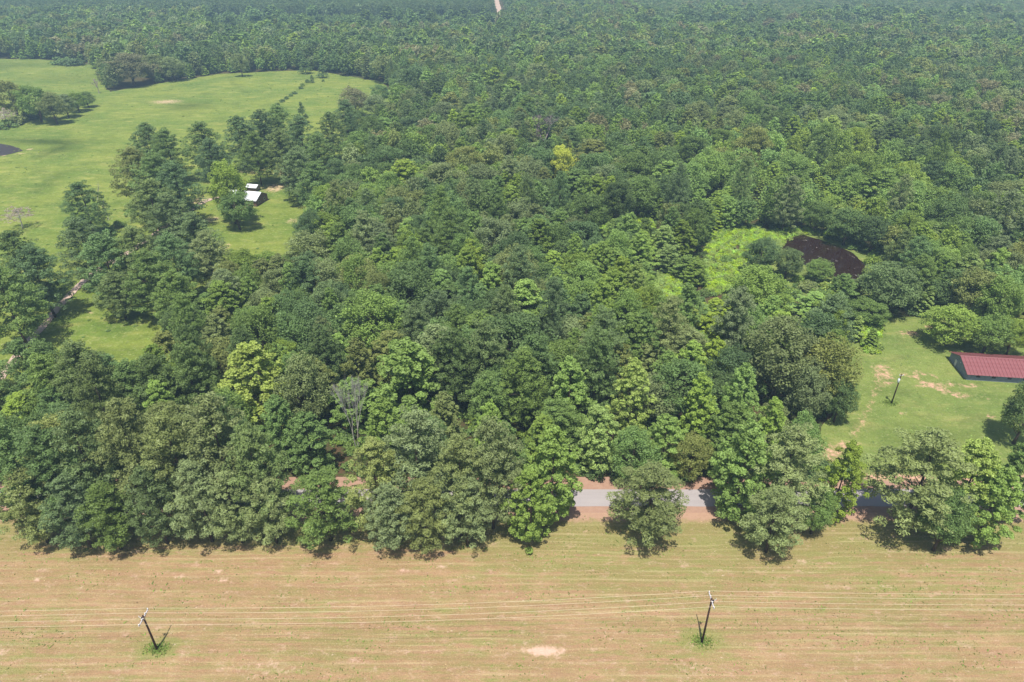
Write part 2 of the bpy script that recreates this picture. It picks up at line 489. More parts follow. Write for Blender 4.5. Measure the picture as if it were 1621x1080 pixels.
ROAD0, ROAD1 = ground(810, 802)[1], ground(810, 775)[1]
FIELD_END = ground(810, 812)[1]
POLES = [(249, 1029), (1111, 1018)]
PG = [ground(*p) for p in POLES]
def f_weed(x, y):
    v = np.zeros(np.shape(x))
    for gx, gy in PG:
        v = np.maximum(v, np.exp(-(((x - gx) / 2.6) ** 2 + ((y - gy - .3) / 1.6) ** 2)) * 2)
    v += 0.85 * np.exp(-((y - ground(810, 845)[1]) / 3.5) ** 2) + 0.22 * np.clip((y - 75) / 25, 0, 1) * np.clip((x + 20) / 60, 0, 1) + .25 * (fnoise(x / 25 + 9, y / 5) - .3)
    v += 0.35 * blob(x, y, 1000, 900, 30, 5)
    return v
def f_soil(x, y):
    v = blob(x, y, 862, 1031, 4.6, 1.2) * .95
    for p in ((287, 912), (352, 918), (60, 917), (345, 905), (700, 897), (1500, 870), (1620, 770), (640, 905), (5, 1033), (1270, 890)):
        v = np.maximum(v, blob(x, y, p[0], p[1], 1.6, 0.8) * 0.75)
    v = np.maximum(v, 0.5 * line_soft(x, y, [(860, 1035), (905, 1050), (925, 1090)], 0.5))
    v = np.maximum(v, 0.45 * blob(x, y, 1100, 1060, 9, 3.5))
    v = np.maximum(v, 0.45 * blob(x, y, 420, 1060, 12, 4))
    return v
rect_grid('field', -200, 200, -40, FIELD_END, 1.0, 0.8, 0.012, M['field'],
          {'weed': f_weed, 'soil': f_soil, 'verge': lambda x, y: np.clip((y - ground(810, 838)[1]) / (FIELD_END - ground(810, 838)[1]), 0, 1)},
          zfun=lambda x, y: 0.06 * fnoise(x / 6, y / 1.6, 3))
rect_grid('road_verge', -260, 260, FIELD_END, ROAD1 + 4.0, 4, 4, 0.03, M['verge'])
# the road: a straight strip with a slightly ragged edge
xs = np.arange(-300, 301, 1.5)
e0 = ROAD0 + 0.22 * (fnoise(xs / 4, xs * 0 + 2, 3) - .5); e1 = ROAD1 + 0.22 * (fnoise(xs / 4, xs * 0 + 9, 3) - .5)
V = np.concatenate([np.column_stack([xs, e0, xs * 0 + .05]), np.column_stack([xs, (e0 + e1) / 2, xs * 0 + .10]), np.column_stack([xs, e1, xs * 0 + .05])])
n = len(xs); i = np.arange(n - 1)
Q = np.concatenate([np.column_stack([i, i + 1, i + 1 + n, i + n]), np.column_stack([i + n, i + 1 + n, i + 1 + 2 * n, i + 2 * n])])
tag(put('road', mesh_np('road', V, Q, mat=M['road'], smooth=True)), kind='structure')

def p_soil(x, y):
    v = 0.75 * blob(x, y, 265, 165, 16, 10)
    v = np.maximum(v, 0.35 * line_soft(x, y, [(-20, 300), (60, 290), (110, 268), (160, 250)], 1.5))
    v = np.maximum(v, 0.8 * line_soft(x, y, [(-20, 252), (45, 246), (50, 238)], 1.2))
    for q in ((437, 300, 8, 9), (455, 275, 9, 10), (335, 352, 6, 5), (465, 350, 4, 5), (318, 322, 5, 8), (352, 395, 3, 5), (385, 325, 8, 9), (290, 335, 5, 5), (400, 275, 8, 8), (560, 185, 12, 12), (150, 500, 1, 1)):
        v = np.maximum(v, 0.8 * blob(x, y, *q))
    v = np.maximum(v, 0.45 * line_soft(x, y, [(195, 345), (165, 380)], 1.5))
    return v
def p_weed(x, y):
    v = 0.8 * blob(x, y, 300, 172, 14, 14) + 0.9 * blob(x, y, 80, 228, 22, 7) + 0.7 * blob(x, y, 105, 240, 12, 8)
    v = v + 0.5 * line_soft(x, y, [(-20, 222), (60, 226), (110, 232), (60, 255)], 4) + 0.35 * blob(x, y, 110, 125, 40, 20) + 0.5 * line_soft(x, y, [(60, 305), (100, 280)], 3)
    v = v + 0.5 * line_soft(x, y, [(430, 172), (505, 122)], 2) + .5 * blob(x, y, 10, 105, 40, 30) + 0.4 * line_soft(x, y, [(390, 150), (370, 135), (360, 120)], 2.0)
    v = v + 0.5 * line_soft(x, y, [(130, 345), (160, 380), (100, 450)], 4)
    return v
sheet('pasture', PAST, M['pasture'], 0, 4.0, 1.2, zfun=land, attrs={'soil': p_soil, 'weed': p_weed}, edge=4)

YARD_PX = [(1330, 520), (1400, 505), (1480, 500), (1560, 540), (1760, 545), (1820, 760), (1290, 762), (1280, 700), (1330, 640)]
YARD = [ground(*p) for p in YARD_PX]
def y_soil(x, y):
    v = np.zeros(np.shape(x))
    for q in ((1395, 582, 4, 2.2), (1470, 608, 5, 2.0), (1505, 622, 4, 1.4), (1400, 606, 3, 2), (1530, 627, 3, 1.2), (1430, 655, 1.6, .9), (1570, 660, 2, 1), (1450, 590, 3, 1.5),
              (1475, 520, 3.5, 3.0), (1340, 705, 5, 2.0), (1310, 712, 4, 2.5), (1400, 752, 6, 2.2), (1560, 632, 2, .8), (1440, 528, 5, 2.5), (1540, 610, 4, 1), (1400, 757, 60, 1.6), (1480, 612, 8, 1.2), (1400, 592, 3, 6)):
        v = np.maximum(v, 0.66 * blob(x, y, *q))
    return v
_ys = y_soil
def y_soil(x, y):
    v = _ys(x, y)
    for L_, w_, a_ in (([(1425, 592), (1450, 598), (1478, 612), (1500, 622), (1522, 630)], 1.3, .62), ([(1440, 590), (1475, 594), (1500, 607), (1540, 612)], 1.1, .6),
                       ([(1385, 585), (1390, 610), (1380, 640), (1350, 690)], 1.6, .5), ([(1290, 757), (1400, 756), (1500, 758), (1640, 756)], 1.5, .8), ([(1330, 710), (1310, 735)], 3, .6)):
        v = np.maximum(v, a_ * line_soft(x, y, L_, w_))
    return v
def y_weed(x, y):
    return 0.5 * blob(x, y, 1410, 605, 1, 1) + 0.35 * blob(x, y, 1470, 690, 12, 4)
sheet('yard_lawn', YARD, M['yard'], 0.036, 1.5, 0.5, attrs={'soil': y_soil, 'weed': y_weed}, edge=2)

def ribbon(name, pts, wd, mat, z, land_z=False, n=60):
    P = [Vector(ground(*p)) for p in pts]
    # resample
    out = []
    for i in range(len(P) - 1):
        p0 = P[max(i - 1, 0)]; p1 = P[i]; p2 = P[i + 1]; p3 = P[min(i + 2, len(P) - 1)]
        for q in range(12):
            u = q / 12
            out.append(0.5 * ((2 * p1) + (p2 - p0) * u + (2 * p0 - 5 * p1 + 4 * p2 - p3) * u * u + (3 * p1 - p0 - 3 * p2 + p3) * u ** 3))
    out.append(P[-1])
    mb = MB(); vs = []
    for i, p in enumerate(out):
        d = (out[min(i + 1, len(out) - 1)] - out[max(i - 1, 0)]).normalized()
        nrm = Vector((-d.y, d.x))
        ww = wd * random.uniform(0.85, 1.15) / 2
        for s_ in (-1, 0, 1):
            a = p + nrm * ww * s_
            zz = (float(land(a.x, a.y)) if land_z else 0) + z + (0.12 if s_ == 0 else 0)
            vs.append((a.x, a.y, zz))
    fs = []
    for i in range(len(out) - 1):
        for q in (0, 1):
            fs.append((3 * i + q + 1, 3 * i + q, 3 * (i + 1) + q, 3 * (i + 1) + q + 1))
    mb.add(vs, fs)
    o = mb.build(name, mat, smooth=True); tag(o, kind='structure'); return o
ribbon('driveway', [(-30, 640), (30, 562), (70, 520), (105, 480), (150, 440), (215, 400), (270, 360), (322, 326), (350, 318)], 2.6, M['track'], 0.18, True)
ribbon('dirt_road', [(797, 38), (795, 30), (791, 18), (787, 6), (785, -4)], 8.5, M['track'], 0.05)

# ponds
POND_PX = [(1236, 394), (1246, 382), (1258, 374), (1270, 372), (1292, 378), (1320, 387), (1352, 402), (1366, 416), (1374, 432), (1354, 443), (1322, 442), (1292, 434), (1274, 420), (1266, 404), (1256, 396)]
POND = [ground(*p) for p in POND_PX]
sheet('pond_bank', [((x - 0) , y) for x, y in [ground(*p) for p in ((1205, 395), (1225, 372), (1262, 362), (1330, 372), (1395, 400), (1400, 440), (1380, 470), (1300, 475), (1225, 450))]], M['yard'], 0.02, 3, 0.8)
sheet('pond', POND, M['water'], 0.06, 3, 0.5, edge=1.5)
sheet('farm_pond', [ground(*p) for p in ((-60, 226), (6, 231), (32, 238), (38, 243), (10, 249), (-60, 256))], M['mud'], 2.2, 4, 0.5, edge=3,
      zfun=lambda x, y: land(x, y) + 0.12)

# ------------------------------------------------------------------ foliage makers
def unit(v): return v / (np.linalg.norm(v, axis=-1, keepdims=True) + 1e-9)

def diamonds(P, N, s, asp, rng):
    n = len(P)
    r = rng.normal(size=(n, 3)); t = unit(np.cross(N, r)); b = np.cross(N, t)
    s = np.asarray(s).reshape(-1, 1)
    V = np.stack([P + t * s, P + b * s * asp, P - t * s, P - b * s * asp], 1).reshape(-1, 3)
    Q = np.arange(4 * n).reshape(n, 4)
    return V, Q

def clump_leaves(cen, rad, flat, per, size, asp, rng, bias=0.8, jit=0.55, up=0.25, under=0.35):
    """cen (m,3) clump centres, rad (m,) radii -> leaf diamonds on and in the clumps"""
    m = len(cen)
    w_ = rad ** 2 / (rad ** 2).sum()
    idx = rng.choice(m, per * m, p=w_)
    d = unit(rng.normal(size=(len(idx), 3)))
    flip = (d[:, 2] < 0) & (rng.random(len(idx)) > under)
    d[flip, 2] *= -1
    rr = rng.uniform(0.55, 1.08, len(idx)) ** 0.7
    P = cen[idx] + d * (rad[idx] * rr)[:, None] * np.array([1, 1, flat])
    N = unit(d * bias + rng.normal(size=d.shape) * jit + np.array([0, 0, up]))
    s = size * rng.uniform(0.65, 1.3, len(idx))
    V, Q = diamonds(P, N, s, asp, rng)
    tone_c = rng.random(m)
    tone = np.clip(0.55 * tone_c[idx] + 0.45 * rng.random(len(idx)), 0, 1)
    return V, Q, np.repeat(tone, 4)

def crown_mesh(kind, seed, leaves, size):
    """crown of a tree: height and radius come back with it"""
    rng = np.random.default_rng(seed)
    if kind == 'oak':
        h, r = 18.0, 6.0
        m = 240
        d = unit(rng.normal(size=(m, 3))); d[:, 2] = np.where(d[:, 2] < -0.75, -d[:, 2], d[:, 2])
        lob = unit(rng.normal(size=(7, 3))); lob[:, 2] = np.abs(lob[:, 2])
        k = (d @ lob.T).max(1)
        rr = (0.74 + 0.30 * np.clip(k, 0, 1) ** 3) * rng.uniform(0.62, 1.04, m)
        cen = d * rr[:, None] * np.array([r * 0.92, r * 0.92, h * 0.45]) + np.array([0, 0, h * 0.52])
        rad = rng.uniform(0.09, 0.20, m) * r
        flat, asp, bias, jit, up, under = 1.0, 0.7, 0.7, 0.6, 0.3, 0.45
    elif kind == 'pine':
        h, r = 24.0, 5.2
        cen = []; rad = []
        m = 120
        for i in range(m):
            u = ((i + rng.random()) / m) ** 0.9
            z = h * (0.16 + 0.79 * u)
            env = r * (0.62 + 0.38 * math.sin(math.pi * min(1, u * 1.1 + 0.1))) * (1 if u < .62 else max(0.0, 1 - ((u - .62) / .40) ** 2) ** 0.55)
            az = i * 2.399 + rng.normal() * 0.5
            L = env * rng.uniform(0.72, 1.12)
            for q in (1.0, 0.62, 0.30):
                if q < 0.9 and rng.random() < (0.15 if q > .5 else .45): continue
                a2 = az + rng.normal() * 0.22
                cen.append((math.cos(a2) * L * q, math.sin(a2) * L * q, z + L * 0.22 * q + rng.normal() * 0.5))
                rad.append(rng.uniform(0.12, 0.23) * r * (0.85 if q < .9 else 1) * (1 - 0.3 * u))
        cen.append((0, 0, h * 0.975)); rad.append(0.7)
        cen = np.array(cen); rad = np.array(rad)
        flat, asp, bias, jit, up, under = 0.8, 0.34, 0.7, 0.7, 0.40, 0.35
    elif kind == 'gum':
        h, r = 20.0, 4.8
        cen = []; rad = []
        m = 260
        lb = rng.uniform(0, 6.283, 5)
        for i in range(m):
            u = ((i + rng.random()) / m) ** 0.9
            z = h * (0.08 + 0.87 * u)
            env = r * (0.75 + 0.25 * math.sin(math.pi * min(1, u * 1.3))) * (1 if u < .45 else max(0, 1 - ((u - .45) / .58) ** 2) ** .62)
            env *= 0.86 + 0.22 * math.sin(3 * i * 2.399 + lb[int(u * 4.99)])
            az = i * 2.399 + rng.normal() * 0.6
            L = max(0.2, env) * rng.uniform(0.45, 1.12)
            cen.append((math.cos(az) * L, math.sin(az) * L, z + rng.normal() * 0.3)); rad.append(rng.uniform(0.08, 0.19) * r * (1 - 0.2 * u))
        cen = np.array(cen); rad = np.array(rad)
        flat, asp, bias, jit, up, under = 0.8, 0.8, 0.6, 0.65, 0.4, 0.3
    elif kind == 'young':
        h, r = 11.0, 2.6
        cen = []; rad = []
        m = 60
        for i in range(m):
            u = (i + rng.random()) / m
            z = h * (0.08 + 0.90 * u)
            env = r * (1 - u) ** 0.7 * (0.75 + 0.25 * u)
            az = i * 2.399
            L = env * rng.uniform(0.6, 1.1)
            cen.append((math.cos(az) * L, math.sin(az) * L, z)); rad.append(rng.uniform(0.18, 0.32) * r * (1 - 0.45 * u))
        cen = np.array(cen); rad = np.array(rad)
        flat, asp, bias, jit, up, under = 0.6, 0.85, 0.6, 0.6, 0.5, 0.2
    elif kind == 'cedar':
        h, r = 9.0, 2.4
        m = 90
        u = rng.random(m); z = h * (0.05 + 0.93 * u); env = r * (1 - u) ** 0.8 * 0.9 + .15
        az = rng.random(m) * 6.283
        L = env * rng.uniform(0.5, 1, m)
        cen = np.column_stack([np.cos(az) * L, np.sin(az) * L, z]); rad = rng.uniform(0.15, 0.25, m) * r
        flat, asp, bias, jit, up, under = 1.1, 0.4, 0.8, 0.5, 0.2, 0.5
    elif kind == 'sparse':            # half-dead: few small tufts
        h, r = 13.0, 4.6
        m = 85
        d = unit(rng.normal(size=(m, 3))); d[:, 2] = np.abs(d[:, 2]) * 0.9
        cen = d * rng.uniform(0.45, 1.0, m)[:, None] * np.array([r, r, h * 0.5]) + np.array([0, 0, h * 0.42])
        rad = rng.uniform(0.08, 0.15, m) * r
        flat, asp, bias, jit, up, under = 0.8, 0.4, 0.5, 0.8, 0.2, 0.5
    else:                             # bush
        h, r = 3.2, 2.4
        m = 26
        d = unit(rng.normal(size=(m, 3))); d[:, 2] = np.abs(d[:, 2])
        cen = d * rng.uniform(0.5, 0.85, m)[:, None] * np.array([r, r, h * 0.72]) + np.array([0, 0, 0.25])
        rad = rng.uniform(0.2, 0.36, m) * r
        flat, asp, bias, jit, up, under = 0.8, 0.8, 0.8, 0.55, 0.3, 0.3
    per = max(3, leaves // len(cen))
    V, Q, T = clump_leaves(cen, rad, flat, per, size, asp, rng, bias, jit, up, under)
    V[:, 2] = np.maximum(V[:, 2], 0.05)
    return V, Q, T, h, r, cen

def trunk_mb(kind, h, r, cen, seed):
    rng = random.Random(seed)
    mb = MB()
    tr = {'oak': 0.36, 'pine': 0.27, 'gum': 0.24, 'young': 0.10, 'cedar': 0.12, 'sparse': 0.22, 'bush': 0.05}[kind]
    top = {'oak': 0.72, 'pine': 0.96, 'gum': 0.92, 'young': 0.93, 'cedar': 0.85, 'sparse': 0.85, 'bush': 0.6}[kind]
    pts = []; n = 7
    wx = rng.uniform(-.02, .02) * h; wy = rng.uniform(-.02, .02) * h
    for i in range(n):
        u = i / (n - 1)
        pts.append((wx * math.sin(u * 3.1), wy * math.sin(u * 2.6), -0.25 + u * (h * top + .25)))
    mb.tube(pts, [tr * (1.25 if i == 0 else 1) * (1 - 0.80 * i / (n - 1)) for i in range(n)], 7)
    step = max(1, len(cen) // (26 if kind in ('oak', 'pine', 'sparse') else 14))
    for c_ in cen[::step]:
        z0 = max(0.15 * h, min(c_[2] - 0.10 * h * rng.uniform(.4, 1.2) - (0.12 * h if kind == 'oak' else 0), h * top * .97))
        u = z0 / (h * top)
        a = (wx * math.sin(u * 3.1), wy * math.sin(u * 2.6), z0)
        mid = ((a[0] + c_[0]) / 2 * 1.05, (a[1] + c_[1]) / 2 * 1.05, (a[2] * .35 + c_[2] * .65))
        rr = tr * 0.34 * (1 - 0.5 * u)
        mb.tube([a, mid, tuple(c_)], [rr, rr * .6, rr * .2], 4, cap=False)
    return mb

def bare_mb(h, seed, spread=0.5, depth=5, tr=0.26, stems=1):
    """leafless tree grown by forking"""
    rng = random.Random(seed); mb = MB()
    def grow(p, d, L, rad, k):
        q = p + d * L * .5 + Vector((rng.gauss(0, .04), rng.gauss(0, .04), 0)) * L
        e = p + d * L
        mb.tube([p, q, e], [rad, rad * .85, rad * .68], 5 if k > 2 else 3, cap=False)
        if k == 0: return
        for i in range(3 if k > 1 else 4):
            a = Vector((rng.gauss(0, 1), rng.gauss(0, 1), rng.gauss(0, .5))).normalized()
            nd = (d + a * spread * rng.uniform(.7, 1.3) + Vector((0, 0, .12))).normalized()
            grow(e if i < 2 else p.lerp(e, .7), nd, L * rng.uniform(.62, .82), rad * .58, k - 1)
    for s_ in range(stems):
        grow(Vector((0.8 * s_, 0.3 * s_, -.2)), Vector((rng.gauss(0, .08) + .12 * s_, rng.gauss(0, .08), 1)).normalized(), h * .30, tr, depth)
    return mb

PROTO = {}
def make_protos():
    spec = {'oak': (6, 15000, 0.175), 'pine': (7, 20000, 0.23), 'gum': (6, 19000, 0.165), 'young': (4, 5000, 0.18), 'cedar': (2, 4000, 0.17), 'sparse': (2, 2200, 0.2), 'bush': (5, 1300, 0.17)}
    for kind, (cnt, nl, sz) in spec.items():
        L = []
        for i in range(cnt):
            V, Q, T, h, r, cen = crown_mesh(kind, 100 + 31 * i + len(kind), nl, sz)
            mt = M['needle'] if kind in ('pine', 'cedar') else M['leaf']
            cm = mesh_np(kind + '_crown', V, Q, T, mt)
            tm = trunk_mb(kind, h, r, cen, i).mesh(kind + '_trunk', M['pale_bark'] if kind == 'sparse' else M['bark'], True)
            L.append((cm, tm, h, r))
        PROTO[kind] = L
make_protos()

NAME = {'oak': 'oak_tree', 'pine': 'pine_tree', 'gum': 'sweetgum_tree', 'young': 'sapling', 'cedar': 'cedar_tree', 'sparse': 'thin_tree', 'bush': 'bush'}
CAT = {'bush': 'bush'}

GAIN = 2.75
def shade(col): return (min(1, col[0] * GAIN * 1.05), min(1, col[1] * GAIN), min(1, col[2] * GAIN), 1.0)
COL = {
    'dark green': (0.043, 0.070, 0.024),
    'blue-green': (0.054, 0.080, 0.029),
    'deep green': (0.054, 0.088, 0.026),
    'olive green': (0.078, 0.098, 0.032),
    'grey-green': (0.076, 0.100, 0.040),
    'mid green': (0.072, 0.113, 0.027),
    'bright green': (0.095, 0.142, 0.030),
    'light green': (0.106, 0.148, 0.040),
    'yellow-green': (0.122, 0.155, 0.032),
    'golden yellow': (0.165, 0.185, 0.025),
    'brownish': (0.090, 0.094, 0.046),
    'mauve grey': (0.15, 0.13, 0.125),
    'lime': (0.124, 0.188, 0.025),
}
TREES = []   # (x, y, r, kind)
def add_tree(kind, x, y, h, r, tone, label, group=None, var=None, bare=None):
    L = PROTO[kind]
    cm, tm, h0, r0 = L[(var if var is not None else random.randrange(len(L))) % len(L)]
    z = float(land(x, y))
    o = empty(NAME[kind], (x, y, z - 0.02), random.uniform(0, 6.283))
    o.scale = (r / r0, r / r0 * random.uniform(.9, 1.1), h / h0)
    c_ = put('crown', cm, o); c_.color = shade(COL[tone])
    t_ = put('trunk', tm, o)
    if kind == 'bush':
        C.objects.unlink(t_); bpy.data.objects.remove(t_)
    tag(o, label, CAT.get(kind, 'tree'), group)
    TREES.append((x, y, r, kind))
    return o

